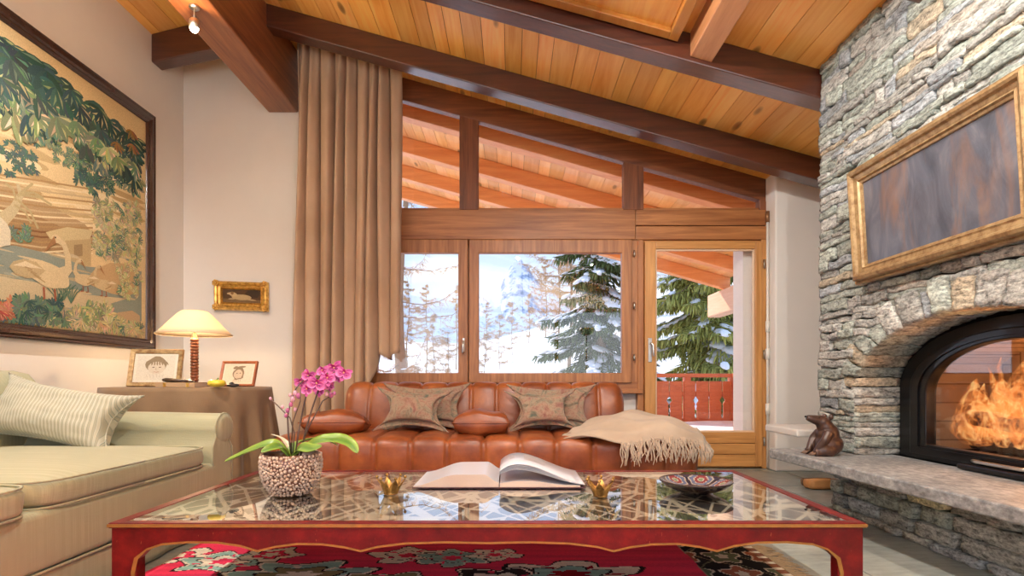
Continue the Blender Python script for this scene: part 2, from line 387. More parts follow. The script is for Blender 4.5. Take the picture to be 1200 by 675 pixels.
# sashes
m = MB(); hb(m, -1.33, 1.16, 2.05, 2.112, 5.07, 5.12); hb(m, -1.33, 1.16, .78, .82, 5.07, 5.12); hb(m, -.45, -.35, .78, 2.11, 5.07, 5.12); hb(m, 1.07, 1.17, .78, 2.2, 5.055, 5.12); hb(m, -1.34, -1.27, .78, 2.11, 5.07, 5.12); m.build('fixed_frame', M_frameV, win)
def sash(x0, x1, z0, z1, w, name='sash'):
    zt_ = z1-.123
    m = MB(); m.ring([(x0, z0), (x1, z0), (x1, z1), (x0, z1)], [(x0+w, z0+w), (x1-w, z0+w), (x1-w, zt_), (x0+w, zt_)], 5.02, 5.09, 'y')
    s = m.build(name, M_frameV, win, bevel=.006)
    m = MB(); m.box(x0+w-.005, x1-w+.005, 5.055, 5.061, z0+w-.005, z1-w+.005); m.build('pane', M_glass, s)
    return s
s1 = sash(-1.33, -.405, .79, 2.108, .09); s2 = sash(-.395, 1.10, .79, 2.108, .09)
for s, x in ((s2, 1.125),):
    for z in (1.02, 1.5, 1.98):
        m = MB(); m.tube([(x, 5.025, z-.03), (x, 5.025, z+.03)], .009, 8); m.build('hinge', M_metal, s)
m = MB(); m.box(-.455, -.435, 5.005, 5.02, 1.07, 1.20); m.tube([(-.445, 5.0, 1.17), (-.445, 4.975, 1.17), (-.445, 4.965, 1.15), (-.445, 4.965, 1.06)], .009, 8)
m.build('handle', M_metal, s1, bevel=.002)
for (a, b) in ((xs0+.1, -.485), (-.31, 1.03), (1.215, 2.285)):
    m = MB(); m.prism([(a, 2.405), (b, 2.405), (b, ztop(b)-th), (a, ztop(a)-th)], 5.085, 5.09, 'y'); m.build('pane', M_glass, win)
# ------------------------------------------------------------------ balcony door
dr = thing('door_1', (1.8, 5.08, 0), 'glazed timber balcony door right of the window', None, kind='structure')
m = MB(); m.box(2.30, 2.386, 5.03, 5.13, 0, 2.11); m.build('door_frame', M_doorV, dr, bevel=.006)
m = MB(); m.box(1.215, 2.30, 5.06, 5.13, 2.085, 2.11); m.box(1.215, 2.30, 5.06, 5.13, 0, .02); m.build('frame_rail', M_doorH, dr, bevel=.006)
m = MB(); m.box(1.22, 1.32, 5.01, 5.09, .02, 2.085); m.build('stile', M_doorV, dr, bevel=.006)
m = MB(); m.box(2.235, 2.297, 5.01, 5.09, .02, 2.085); m.build('stile', M_doorV, dr, bevel=.006)
m = MB(); m.box(1.32, 2.235, 5.01, 5.09, 2.02, 2.085); m.build('rail', M_doorH, dr, bevel=.006)
m = MB()
for a, b in ((.02, .13), (.134, .23), (.234, .335)): m.box(1.32, 2.235, 5.015, 5.09, a, b)
m.build('bottom_panel', M_doorH, dr, bevel=.005)
m = MB(); m.box(1.315, 2.24, 5.055, 5.061, .33, 2.025); m.build('pane', M_glass, dr)
m = MB(); m.ring([(1.318,.333),(2.237,.333),(2.237,2.022),(1.318,2.022)], [(1.335,.35),(2.22,.35),(2.22,2.005),(1.335,2.005)], 5.03, 5.054, 'y'); m.build('glazing_bead', plain('pale_bead', (.80,.58,.38), .4), dr, bevel=.003)
m = MB(); m.box(1.248, 1.282, 4.998, 5.01, .98, 1.20); m.tube([(1.265, 4.995, 1.15), (1.265, 4.965, 1.15), (1.28, 4.955, 1.14), (1.285, 4.955, 1.03)], .009, 8)
m.build('door_handle', M_metal, dr, bevel=.002)
for z in (.25, 1.05, 1.88):
    m = MB(); m.tube([(2.315, 5.01, z-.04), (2.315, 5.01, z+.04)], .009, 8); m.build('hinge', M_metal, dr)
# slim heating pipe on the edge of the pier
t = thing('heating_pipe', (2.325, 4.97, 0), 'thin white vertical pipe between the door and the pier', 'pipe')
m = MB(); m.tube([(2.325, 4.97, .02), (2.325, 4.97, 2.35)], .011, 10); m.build('pipe', M_white_metal, t)
for z in (.55, 1.05, 1.3, 2.3):
    m = MB(); m.tube([(2.325, 4.97, z-.05), (2.325, 4.97, z+.05)], .018, 10); m.build('pipe_clip', M_white_metal if z < 2 else plain('bronze_clip', (.3,.15,.07), .4, .6), t)
# white masonry bench behind the chimney with a split log beneath
m = MB(); m.box(2.06, XR, 3.95, 4.45, .40, .455); m.box(2.62, XR, 4.0, 4.42, 0, .40)
tag(m.build('masonry_bench', M_plaster, bevel=.012), 'low white masonry ledge behind the end of the hearth', 'bench')
log_m = wood('log_wood', (.72, .36, .12), (.38, .15, .05), (.1, 1, 1), 18, .7)
t = thing('firewood_log', (2.27, 4.12, 0), 'split orange firewood log on the slate floor under the ledge', 'log')
m = MB(); m.rock(lambda u,v,w: Vector((2.20+.24*u, 4.03+.12*v, .003+.085*w*(1-.25*v))), 6, 4, 4, (1,1,1), .004, 8); m.build('split_wood', log_m, t)
m = MB(); m.rock(lambda u,v,w: Vector((2.195+.24*u, 4.145+.02*v, .01+.06*w)), 6, 2, 4, (1,1,1), .004, 8); m.build('bark', plain('bark', (.16,.09,.05), .9, bscale=40, bstr=.8), t)

m = MB(); m.box(2.175, 2.31, 5.14, 5.37, .02, 2.10); tag(m.build('trim_3', plain('white_reveal', (.88,.86,.82), .6, var=.02)), 'sunlit white outer reveal of the balcony door', kind='structure')
m = MB(); m.box(1.10, 1.215, 5.14, 5.37, .02, 2.10); tag(m.build('trim_4', M_frameV), 'outer post between window and balcony door', kind='structure')
# ------------------------------------------------------------------ fireplace chimney
XW = 1.946; CY = 2.35; SZ = .392
def stone_mat():
    t = NT('schist_stone'); t.set(rough=.75, spec=.35)
    v = t.coord((1, 1, 3.2)); n1 = t.noise(v, 16, 6, .65, .5); n2 = t.noise(t.coord((1,1,1.6)), 60, 5, .7); n3 = t.noise(t.coord(), 6, 4, .6)
    f = t.math('ADD', t.math('MULTIPLY', n1, .55), t.math('MULTIPLY', n2, .45))
    c = t.ramp(f, [(.35, (.07,.07,.068)), (.45, (.34,.345,.34)), (.54, (.62,.63,.62)), (.67, (.97,.98,.96))])
    c = t.mix(t.ramp(n3, [(.58, 0.0), (.80, .3)]), c, (.42,.32,.18))
    t.base(t.mix(1.0, c, t.attr(), 'MULTIPLY')); t.bump(f, .9, .02); return t.m
M_stone = stone_mat()
M_mortar = plain('dark_mortar', (.045, .04, .035), .95, bscale=40, bstr=.6)
def stcol(rr):
    g = .56+rr.random()*.38; k = rr.random()
    if k < .06: return (g*1.1, g*.93, g*.70)
    if k < .11: return (g*.95, g*.86, g*.76)
    if k < .45: return (g*.93, g, g*.9)
    if k < .6: return (g*.88, g*.94, g)
    return (g, g*.98, g*.92)
ZT = zc(XW)-.002
A_, B_, ZS = .725, .34, .775           # arch opening half width, rise, springing
def arch(a, b, zs, z0, n=40, cy=CY):
    return [(cy+a, z0)]+[(cy+a*math.cos(PI*i/n), zs+b*math.sin(PI*i/n)) for i in range(n+1)]+[(cy-a, z0)]
chim = thing('wall_fireplace', (2.3, CY, 0), 'rough grey schist stone chimney breast with arched opening', None, kind='structure')
YC0, YC1 = 1.24, 3.44
m = MB(); outl = [(YC1-.03, SZ-.06), (YC1-.03, ZT), (YC0+.03, ZT), (YC0+.03, SZ-.06)]
ar = arch(A_+.02, B_+.02, ZS, SZ-.06)
m.prism([(YC1-.03, SZ-.06)]+ar+[(YC0+.03, SZ-.06), (YC0+.03, ZT), (YC1-.03, ZT)], XW+.03, 2.62, 'x')
m.box(2.62, 3.25, YC0+.03, YC1-.03, 0, ZT-.21)
m.box(2.08, 2.62, YC0+.05, YC1-.05, 0, SZ-.06)
m.build('masonry_core', M_mortar, chim)
# stones of the face
rr = random.Random(11); m = MB()
def seg_free(z, y0, y1):
    dz = z-ZS; ao, bo = A_+.105, B_+.11
    if z < ZS: half = A_ +.012
    elif dz < bo: half = ao*math.sqrt(1-(dz/bo)**2)
    else: return [(y0, y1)]
    r = []
    if CY-half > y0+.02: r.append((y0, CY-half))
    if CY+half < y1-.02: r.append((CY+half, y1))
    return r
z = SZ
while z < ZT-.015:
    h = rr.choice((.025, .035, .045, .055, .07, .085)); h = min(h, ZT-z)
    if ZT-z-h < .02: h = ZT-z
    for (a, b) in seg_free(z+h/2, YC0, YC1):
        y = a
        while y < b-1e-4:
            L = (.08+rr.random()**1.3*.40)*(1 if h < .06 else .85); y2 = y+L
            if b-y2 < .07: y2 = b
            pr = rr.random()*.026; c = stcol(rr); ang = (rr.random()-.5)*.012; hh = h*(.86+rr.random()*.16); ed = rr.random()*.012
            def fn(u, v, w, y=y, y2=y2, z=z, hh=hh, pr=pr, ang=ang, ed=ed):
                yy = y+.002+(y2-y-.004)*u
                return Vector((XW+.05-(.05+pr)*w, yy, z+.001+hh*v+ang*(u-.5)*2+(.35*hh*(nz((yy*9, z*7, 1))) if True else 0)))
            if h > .06 and rr.random() < .35 and y2-y > .1:   # split into two thin slips
                for q in (0, 1):
                    c2 = stcol(rr); fq = (lambda u, v, w, q=q, fn=fn: fn(u, (v*.48+q*.5), w))
                    m.rock(fq, max(3, int((y2-y)/.025)), 3, 1, c2, .005, 26)
            else:
                m.rock(fn, max(3, int((y2-y)/.022)), 4, 1, c, .0065, 26)
            y = y2
    z += h
m.build('stone_courses', M_stone, chim)
# voussoirs
m = MB(); n = 19; th0 = -0.02; ths = [0]
w_ = [.6+rr.random()*.9 for _ in range(n)]; tot = sum(w_); acc = 0
for k in range(n):
    a0 = PI*acc/tot; acc += w_[k]; a1 = PI*acc/tot; pr = .006+rr.random()*.03; to = .115+rr.random()*.065; c = stcol(rr)
    def fn(u, v, w, a0=a0, a1=a1, pr=pr, to=to):
        a = a0+.006+(a1-a0-.012)*u; r = to*v
        return Vector((XW+.245-(.245+pr)*w, CY+(A_+r)*math.cos(a), ZS+(B_+r)*math.sin(a)))
    m.rock(fn, 6, 7, 7, tuple(q*1.15 for q in c), .009, 22)
m.build('arch_stones', M_stone, chim)
# jamb stones inside the opening
m = MB()
for sgn in (1, -1):
    z = SZ
    while z < ZS:
        h = min(rr.choice((.028, .04, .05, .065)), ZS-z+.01); c = stcol(rr); pr = rr.random()*.012
        def fn(u, v, w, z=z, h=h, pr=pr, sgn=sgn):
            return Vector((XW-.012+.262*u, CY+sgn*(A_+.05-(.05+pr)*w), z+h*.96*v))
        m.rock(fn, 8, 3, 1, c, .006, 26); z += h
m.build('jamb_stones', M_stone, chim)
# ends of the chimney (quoin faces)
m = MB()
for (yy, sg) in ((YC1, 1), (YC0, -1)):
    z = SZ
    while z < ZT-.3:
        h = min(rr.choice((.03, .045, .06, .08)), ZT-z); x = XW-.01
        while x < 3.2:
            L = .12+rr.random()*.3; x2 = min(x+L, 3.25); c = stcol(rr); pr = rr.random()*.01
            def fn(u, v, w, x=x, x2=x2, z=z, h=h, yy=yy, sg=sg, pr=pr):
                return Vector((x+(x2-x-.005)*u, yy+sg*(-.04+(.04+pr)*w), z+h*.95*v))
            m.rock(fn, 4, 2, 1, c, .005); x = x2
        z += h
m.build('end_stones', M_stone, chim)
# base under the slab
m = MB(); z = 0
while z < SZ-.075:
    h = min(rr.choice((.04, .06, .08, .1)), SZ-.065-z); y = YC0+.03
    if SZ-.065-z-h < .02: h = SZ-.065-z
    while y < YC1:
        L = .1+rr.random()*.34; y2 = y+L
        if YC1-y2 < .08: y2 = YC1
        c = stcol(rr)
        if abs(y-2.62) < .16 and .12 < z < .24: c = (1.25, 1.08, .68)
        pr = rr.random()*.03
        def fn(u, v, w, y=y, y2=y2, z=z, h=h, pr=pr):
            return Vector((2.09-(.07+pr)*w, y+(y2-y-.008)*u, z+h*.95*v))
        m.rock(fn, max(3, int((y2-y)/.04)), 3, 1, c, .009); y = y2
    z += h
m.build('base_stones', M_stone, chim)
# hearth slab
def slab_mat():
    t = NT('hearth_slab_stone'); t.set(rough=.5)
    n = t.noise(t.coord((1, .6, 1)), 40, 6, .7); n3 = t.noise(t.coord(), 3, 3)
    f = t.math('ADD', t.math('MULTIPLY', n, .7), t.math('MULTIPLY', n3, .3))
    t.base(t.ramp(f, [(.35, (.11,.115,.118)), (.5, (.25,.257,.262)), (.65, (.46,.465,.465))])); t.bump(n, .4, .006); return t.m
M_slab = slab_mat()
m = MB(); fr = [(1.575, 3.34), (1.60, 2.9), (1.635, 2.3), (1.66, 1.77), (1.675, 1.12)]
poly = fr+[(2.16, 1.12), (2.16, 3.40), (1.6, 3.385)]
m.prism(poly, SZ-.056, SZ, 'z')
tag(m.build('hearth_slab', M_slab, bevel=.008), 'thick grey stone hearth slab jutting out below the fireplace arch', 'hearth')
# ------------------------------------------------------------------ fireplace insert
M_black = plain('black_iron', (.012, .011, .012), .32, .6, bscale=80, bstr=.1, coat=.3)
ins = thing('fireplace_insert', (2.3, CY, SZ), 'black arched glass fronted stove insert with burning fire', 'fireplace')
XI = 2.175
def ar2(a, b, zs, z0, n=48): return arch(a, b, zs, z0, n)
o_ = ar2(.715, .325, .775, SZ+.002); i_ = ar2(.60, .275, .765, SZ+.055)
m = MB(); m.ring(o_, i_, XI, XI+.08, 'x'); m.build('surround', M_black, ins, bevel=.004)
o2 = ar2(.60, .275, .765, SZ+.03); i2 = ar2(.485, .245, .745, SZ+.085)
m = MB(); m.ring(o2, i2, XI-.03, XI+.03, 'x'); dd = m.build('stove_door', M_black, ins, bevel=.006)
m = MB(); o3 = ar2(.545, .262, .755, SZ+.06); i3 = ar2(.53, .255, .752, SZ+.07); m.ring(o3, i3, XI-.038, XI-.028, 'x'); m.build('door_rib', M_black, dd)
M_fglass = glass('stove_glass', (.95, .92, .88), 1.0, .06)
m = MB(); m.prism(ar2(.49, .25, .745, SZ+.08), XI-.004, XI+.001, 'x'); m.build('pane', M_fglass, dd)
m = MB(); m.box(XI-.075, XI-.03, 2.05, 2.58, SZ+.004, SZ+.03); hd = m.build('ash_lip', M_black, ins, bevel=.006)
m = MB(); m.tube([(XI-.03, 2.50, SZ+.05), (XI-.075, 2.49, SZ+.052), (XI-.085, 2.46, SZ+.052), (XI-.085, 2.24, SZ+.052), (XI-.075, 2.21, SZ+.052), (XI-.03, 2.20, SZ+.05)], .008, 8); m.build('handle', M_metal, dd)
def brick_mat():
    t = NT('fire_brick'); t.set(rough=.9)
    b = t.n('ShaderNodeTexBrick'); t.l(t.coord((1,1,1), rot=(0, PI/2, 0)), b.inputs[0]); b.inputs['Scale'].default_value = 5
    b.inputs['Color1'].default_value = (.40,.30,.22,1); b.inputs['Color2'].default_value = (.28,.20,.14,1); b.inputs['Mortar'].default_value = (.15,.1,.07,1)
    t.base(b.outputs[0]); return t.m
M_fb = brick_mat()
m = MB()
m.prism(ar2(.60, .27, .765, SZ+.02), 2.56, 2.60, 'x')
m.ring(ar2(.62, .30, .77, SZ+.01), ar2(.585, .265, .76, SZ+.05), XI+.03, 2.58, 'x'); m.build('firebox', M_fb, ins)
bark = plain('charred_bark', (.07, .04, .03), .95, bscale=35, bstr=1.0)
def emis_grad():
    t = NT('flame'); 
    em = t.n('ShaderNodeEmission'); tr = t.n('ShaderNodeBsdfTransparent'); mx = t.n('ShaderNodeMixShader')
    v = t.coord((1, 1, .55)); n = t.noise(v, 11, 6, .6, 2.5)
    t.l(t.ramp(n, [(.32, (.85, .10, .012)), (.5, (1.0, .27, .05)), (.68, (1, .62, .24))]), em.inputs[0]); em.inputs[1].default_value = 1.05
    lw = t.n('ShaderNodeLayerWeight'); lw.inputs[0].default_value = .35
    f = t.math('MULTIPLY', t.math('SUBTRACT', 1.0, lw.outputs['Facing']), t.ramp(n, [(.42, .0), (.66, .62)]))
    t.l(f, mx.inputs[0]); t.l(tr.outputs[0], mx.inputs[1]); t.l(em.outputs[0], mx.inputs[2]); t.l(mx.outputs[0], t.out.inputs[0]); return t.m
M_flame = emis_grad()
for i, (ya, yb, x, z, r) in enumerate(((1.98, 2.62, 2.46, .50, .055), (2.08, 2.78, 2.36, .50, .05), (2.05, 2.7, 2.42, .585, .05), (2.3, 2.74, 2.34, .585, .04))):
    m = MB(); pts = [(x+.02*math.sin(k*1.3+i), lerp(ya, yb, k/6), z+.01*math.sin(k*2+i)+(.03*k/6 if i == 3 else 0)) for k in range(7)]
    m.tube(pts, [r*(.9+.12*math.sin(k*2.1+i)) for k in range(7)], 12); o = m.build('burning_log', bark)
    tag(o, ['thick charred log at the back of the fire', 'charred log lying at the front of the fire', 'charred log stacked on top of the fire', 'short charred log on the front of the stack'][i], 'log', 'logs burning in the stove')
m = MB(); m.box(2.26, 2.54, 1.95, 2.80, SZ+.05, SZ+.065)
for k in range(9): m.box(2.27, 2.53, 1.98+k*.095, 2.0+k*.095, SZ+.065, SZ+.075)
m.build('grate', M_black, ins)
m = MB(); rf = random.Random(5)
for k in range(30):
    y = 1.98+.78*rf.random(); x = 2.30+.2*rf.random(); h = .22+.34*rf.random()*(1-abs(y-2.35)/.9); h = min(h, .47); r = .05+.06*rf.random(); ph = rf.random()*6
    pts = [(x+.015*math.sin(ph+3*t/7), y+.05*math.sin(ph+5*t/7)*t/7, .50+h*t/7) for t in range(8)]
    m.tube(pts, [r*(.55, 1, 1.05, .9, .7, .45, .22, .03)[t] for t in range(8)], 12)
m.build('flames', M_flame, ins); ins.children[-1]['kind'] = 'stuff'
# ------------------------------------------------------------------ big painting above the arch
def paint_mat():
    t = NT('dark_oil_paint'); t.set(rough=.4, coat=.15)
    n = t.noise(t.coord((1, 2.2, .9)), 3.2, 6, .6, 1.4); n2 = t.noise(t.coord((1, 3.0, .7)), 2.2, 5, .6, .8)
    a = t.ramp(n, [(.3, (.05,.055,.07)), (.55, (.10,.105,.13)), (.75, (.17,.165,.18))])
    b = t.ramp(n2, [(.52, 0.0), (.70, .6)])
    t.base(t.mix(b, a, (.25, .12, .055))); t.bump(t.noise(t.coord(), 70, 2), .15, .002); return t.m
def gold(name, c1, c2, rough=.35, metal=.75):
    t = NT(name); t.set(rough=rough, metal=metal)
    n = t.noise(t.coord(), 30, 5, .65); t.base(t.ramp(n, [(.35, c2), (.6, c1)])); t.bump(n, .12, .003); return t.m
M_gold = gold('antique_gilt', (.43, .29, .14), (.24, .14, .06), .40, .4)
M_goldb = gold('bright_gilt', (.95, .62, .18), (.50, .24, .05), .3, .85)
PY0, PY1, PZ0, PZ1 = 1.93, 3.0, 1.335, 1.955
def frame(name, rect, w, prof, mk, mat, parent):
    """moulded frame: prof = list of (inset 0..w, height)"""
    m = MB(); a0, a1, b0, b1 = rect
    for (i0, h0), (i1, h1) in zip(prof[:-1], prof[1:]):
        r0 = [(a0+i0, b0+i0), (a1-i0, b0+i0), (a1-i0, b1-i0), (a0+i0, b1-i0)]
        r1 = [(a0+i1, b0+i1), (a1-i1, b0+i1), (a1-i1, b1-i1), (a0+i1, b1-i1)]
        for k in range(4):
            j = (k+1) % 4
            m.add([mk(*r0[k], h0), mk(*r0[j], h0), mk(*r1[j], h1), mk(*r1[k], h1)], [(0,1,2,3)], smooth=False)
    return m.build(name, mat, parent)
lean = .06
def mkp(y, z, h): return Vector((XW-.035-h-lean*(z-PZ0), y, z))
pt = thing('framed_painting', (1.87, 2.47, 1.335), 'big dark oil painting in a wide gilt frame on the stone chimney', 'painting')
frame('frame', (PY0, PY1, PZ0, PZ1), .1, [(0, 0), (0, .022), (.006, .03), (.014, .026), (.02, .05), (.034, .056), (.045, .05), (.05, .036), (.07, .03), (.078, .034), (.084, .024), (.094, .02), (.096, .01)], mkp, M_gold, pt)
m = MB(); m.add([mkp(PY0+.09, PZ0+.09, .012), mkp(PY1-.09, PZ0+.09, .012), mkp(PY1-.09, PZ1-.09, .012), mkp(PY0+.09, PZ1-.09, .012)], [(0,1,2,3)]); m.build('canvas', paint_mat(), pt)
m = MB(); m.add([mkp(PY0+.002, PZ0+.002, .0), mkp(PY1-.002, PZ0+.002, .0), mkp(PY1-.002, PZ1-.002, .0), mkp(PY0+.002, PZ1-.002, .0)], [(0,1,2,3)]); m.build('backing_board', M_mortar, pt)
# ------------------------------------------------------------------ carved bear on the slab
def remeshed(m, name, mat, parent=None, vox=.005, smooth=6):
    o = m.build(name, mat, parent)
    md = o.modifiers.new('r', 'REMESH'); md.mode = 'VOXEL'; md.voxel_size = vox
    md = o.modifiers.new('s', 'SMOOTH'); md.iterations = smooth; md.factor = .5
    bpy.context.view_layer.update()
    dg = bpy.context.evaluated_depsgraph_get(); me = bpy.data.meshes.new_from_object(o.evaluated_get(dg))
    o.modifiers.clear(); o.data = me
    me.materials.clear(); me.materials.append(mat)
    for p in me.polygons: p.use_smooth = True
    return o
M_bear = wood('carved_dark_wood', (.075, .032, .019), (.03, .013, .009), (1, 1, .3), 22, .4, coat=.2, bump=.5)
bc = P(966, 533, 3.06); bx, by, bz = bc.x+.02, bc.y, SZ
m = MB(); E = lambda c, r, M=None: m.ell((bx+c[0], by+c[1], bz+c[2]), r, 16, 10, M=M)
E((.005, 0, .062), (.075, .07, .065)); E((.0, 0, .115), (.06, .055, .065)); E((-.015, 0, .16), (.045, .045, .04))
E((-.03, 0, .185), (.042, .04, .035))
m.tube([(bx-.03, by, bz+.19), (bx-.07, by-.004, bz+.198), (bx-.105, by-.006, bz+.207), (bx-.122, by-.006, bz+.212)], [.034, .027, .02, .015], 12)
for s in (-1, 1):
    E((.0, .032*s, .216), (.014, .012, .017))
    E((-.03, .05*s, .03), (.055, .026, .035))
    m.tube([(bx-.02, by+.045*s, bz+.13), (bx-.05, by+.06*s, bz+.09), (bx-.075, by+.045*s, bz+.05), (bx-.09, by+.035*s, bz+.02)], [.026, .022, .018, .016], 10)
    m.tube([(bx-.05, by+.045*s, bz+.02), (bx-.10, by+.05*s, bz+.016)], [.022, .018], 10)
bear = remeshed(m, 'carved_bear', M_bear, None, .0045, 5)
tag(bear, 'carved brown wooden bear sitting on the grey hearth slab', 'figurine')
M_claw = plain('pale_claw', (.16, .085, .05), .5); M_gb = plain('gloss_black', (.01,.01,.01), .15)
for s in (-1, 1):
    for q in range(4):
        m = MB(); m.tube([(bx-.088, by+.038*s+(q-1.5)*.009, bz+.026), (bx-.108, by+.038*s+(q-1.5)*.012, bz+.014), (bx-.122, by+.038*s+(q-1.5)*.014, bz+.004)], [.0045, .004, .001], 6); m.build('claw', M_claw, bear)
    m = MB(); m.ell((bx-.062, by-.002+.024*s, bz+.212), .0045, 8, 6); m.build('eye', M_gb, bear)
m = MB(); m.ell((bx-.128, by-.006, bz+.216), (.006, .009, .006), 8, 6); m.build('nose', M_gb, bear)
# ------------------------------------------------------------------ rugs
M_rug = vcol('wool_rug', .95, 160, .25, .1, bstr=.4)
def fl(px, py): Y = EYE*F/(py-446); return ((px-600)/F*Y, Y)
RED = (.92, .055, .13); CREAM = (.95, .86, .68); INK = (.03, .02, .02); TEAL = (.36, .60, .50); DKRED = (.36, .01, .02); OLIVE = (.30, .26, .12); PINK = (.70, .25, .22)
motifs = []
def mot(x, y, rx, ry, lob, c1, c2, c3, ph=0): motifs.append((x, y, rx, ry, lob, c1, c2, c3, ph))
for (px, py, rx, ry, lob, c1, c2, c3) in ((205, 655, .16, .11, 5, CREAM, RED, CREAM), (262, 662, .19, .13, 6, TEAL, CREAM, RED), (318, 654, .13, .10, 5, CREAM, RED, CREAM),
        (480, 655, .17, .11, 5, CREAM, CREAM, RED), (530, 658, .16, .11, 6, TEAL, TEAL, RED), (580, 654, .12, .08, 5, CREAM, CREAM, RED),
        (350, 679, .30, .17, 7, TEAL, OLIVE, CREAM), (668, 677, .30, .15, 6, CREAM, TEAL, DKRED), (580, 684, .2, .14, 5, INK, CREAM, RED), (450, 688, .2, .12, 5, OLIVE, CREAM, RED)):
    x, y = fl(px, py); mot(x, y, rx, ry, lob, c1, c2, c3, px*.1)
rm = random.Random(21)
for gx in range(6):
    for gy in range(5):
        x, y = -1.35+gx*.42+(gy % 2)*.2, .55+gy*.36
        if y > 2.0: continue
        mot(x, y, .17, .12, 5+gx % 3, (CREAM, TEAL, OLIVE)[(gx+gy) % 3], (RED, CREAM, TEAL)[(gx*2+gy) % 3], (CREAM, RED, INK)[(gx+2*gy) % 3], gx)
for gx in range(6): mot(-1.3+gx*.42, 3.0, .17, .11, 5, (CREAM, TEAL)[gx % 2], (RED, CREAM)[gx % 2], TEAL, gx)
def rugcol(x, y):
    n = nz((x, y, 0), 3)*.06+nz((x*2, y*30, 3), 1)*.10
    col = tuple(max(0, c*(1+n*2.2)) for c in RED)
    for (mx, my, rx, ry, lob, c1, c2, c3, ph) in motifs:
        dx, dy = (x-mx)/rx, (y-my)/ry
        if abs(dx) > 1.3 or abs(dy) > 1.3: continue
        a = math.atan2(dy, dx); r = math.hypot(dx, dy)/(1+.2*math.cos(lob*a+ph)+.07*math.cos(11*a))
        if r < 1:
            col = INK if r > .93 else CREAM if r > .87 else INK if (.52 < r < .57) else c1 if r > .52 else c2 if r > .27 else c3
            if .6 < r < .82 and math.cos(lob*a+ph+2.6) > .82: col = c3
            col = tuple(c*(1+n*3) for c in col)
    return col
m = MB(); x0, x1, y0, y1 = -1.52, .80, .35, 3.2
nx, ny = 250, 300
def rz(x, y, b=0): return b+.010+.0015*nz((x, y, 0), 6)
m.grid(lambda u, v: (lerp(x0, x1, u), lerp(y0, y1, v), rz(lerp(x0, x1, u), lerp(y0, y1, v), .006)), nx, ny, colf=lambda u, v: rugcol(lerp(x0, x1, u), lerp(y0, y1, v)))
m.ring([(x0,y0),(x1,y0),(x1,y1),(x0,y1)], [(x0+.006,y0+.006),(x1-.006,y0+.006),(x1-.006,y1-.006),(x0+.006,y1-.006)], .001, .016, 'z', (.5,.35,.25))
rug = m.build('floor_rug', M_rug); tag(rug, 'crimson woollen rug with cloud shaped flower medallions under the coffee table', 'rug')
def rug2col(x, y):
    n = nz((x, y, 0), 5)*.2; u, v = x*5.2, y*4.4; cu, cv = round(u), round(v)
    r = math.hypot(u-cu, (v-cv)*1.0); a = math.atan2(v-cv, u-cu)
    rr_ = r/(1+.22*math.cos(5*a+cu))
    c = (.025,.022,.022)
    if rr_ < .40: c = CREAM if rr_ > .35 else ((.48,.17,.10) if (cu+cv) % 2 else (.20,.23,.13)) if rr_ > .13 else CREAM
    elif abs(math.sin(x*17+1.5*math.sin(y*13))) < .1: c = (.38,.30,.18)
    elif abs(math.sin(y*15+2*math.sin(x*12))) < .09: c = (.25,.24,.14)
    if x > 1.12: c = (.32,.13,.07) if int(y*40) % 3 else CREAM
    return tuple(max(0, q*(1+n)) for q in c)
m = MB(); x0b, x1b, y0b, y1b = .40, 1.16, .5, 2.66
m.grid(lambda u, v: (lerp(x0b, x1b, u), lerp(y0b, y1b, v), .006+.001*nz((u*9, v*20, 0), 1)), 90, 230, colf=lambda u, v: rug2col(lerp(x0b, x1b, u), lerp(y0b, y1b, v)))
r2 = m.build('floor_rug', M_rug); tag(r2, 'black rug with rust and olive flowers showing past the red rug', 'rug')
m = MB(); rf = random.Random(3)
for k in range(300):
    y = lerp(y0b, y1b, k/300); l = .05+.05*rf.random(); s = (rf.random()-.5)*.05
    m.tube([(x1b, y, .006), (x1b+l*.5, y+s*.4, .012), (x1b+l, y+s, .005)], [.0035, .003, .0015], 4, (.50,.38,.24), cap=False)
m.build('fringe', M_rug, r2)
# ------------------------------------------------------------------ coffee table
TX0, TX1, TY0, TY1, TZ = -1.30, 1.14, 1.77, 2.80, .35
def lacquer():
    t = NT('red_lacquer'); t.set(rough=.4, coat=.1, coatr=.2, spec=.25)
    n = t.noise(t.coord(), 14, 6, .65); n2 = t.noise(t.coord((6, 1, 1)), 40, 3)
    c = t.ramp(n, [(.3, (.07,.002,.003)), (.5, (.115,.004,.005)), (.7, (.18,.009,.008))])
    t.base(t.mix(t.ramp(n2, [(.7, 0.0), (.76, .5)]), c, (.45,.18,.07))); t.bump(n, .12, .004); return t.m
M_lac = lacquer()
M_lacg = plain('worn_gold_line', (.30,.15,.035), .4, .35, bscale=80, var=.4, vscale=40)
tb = thing('coffee_table', (-.08, 2.28, 0), 'long low red lacquered coffee table with glass top and scalloped apron', 'table')
WAPX = [(130,668),(142,668),(150,662),(158,648),(175,640),(205,637),(250,637),(280,641),(302,646),(322,641),(345,638),(375,639),(402,642),(423,645),(440,641),(470,638),(510,636),(545,639),(571,642)]
def apron_curve():
    def q(px, py): return ((px-600)/F*TY0, EYE+(446-py)/F*TY0)
    c = [(160,700),(158,672),(162,655),(172,645),(190,639),(220,636.5),(255,637),(282,641),(302,647),(322,642),(348,638.5),(378,639),(404,642.5),(423,647),(442,642),(475,638),(520,636.5),(550,637),(571,637.5)]
    L = [q(*p) for p in c]; mid = (TX0+TX1)/2
    return L+[(2*mid-x, z) for x, z in L[-2::-1]]
ac = apron_curve()
ac = [(ac[0][0], .0)]+[(x, z) for x, z in ac if z > 0.12]+[(ac[-1][0], .0)]
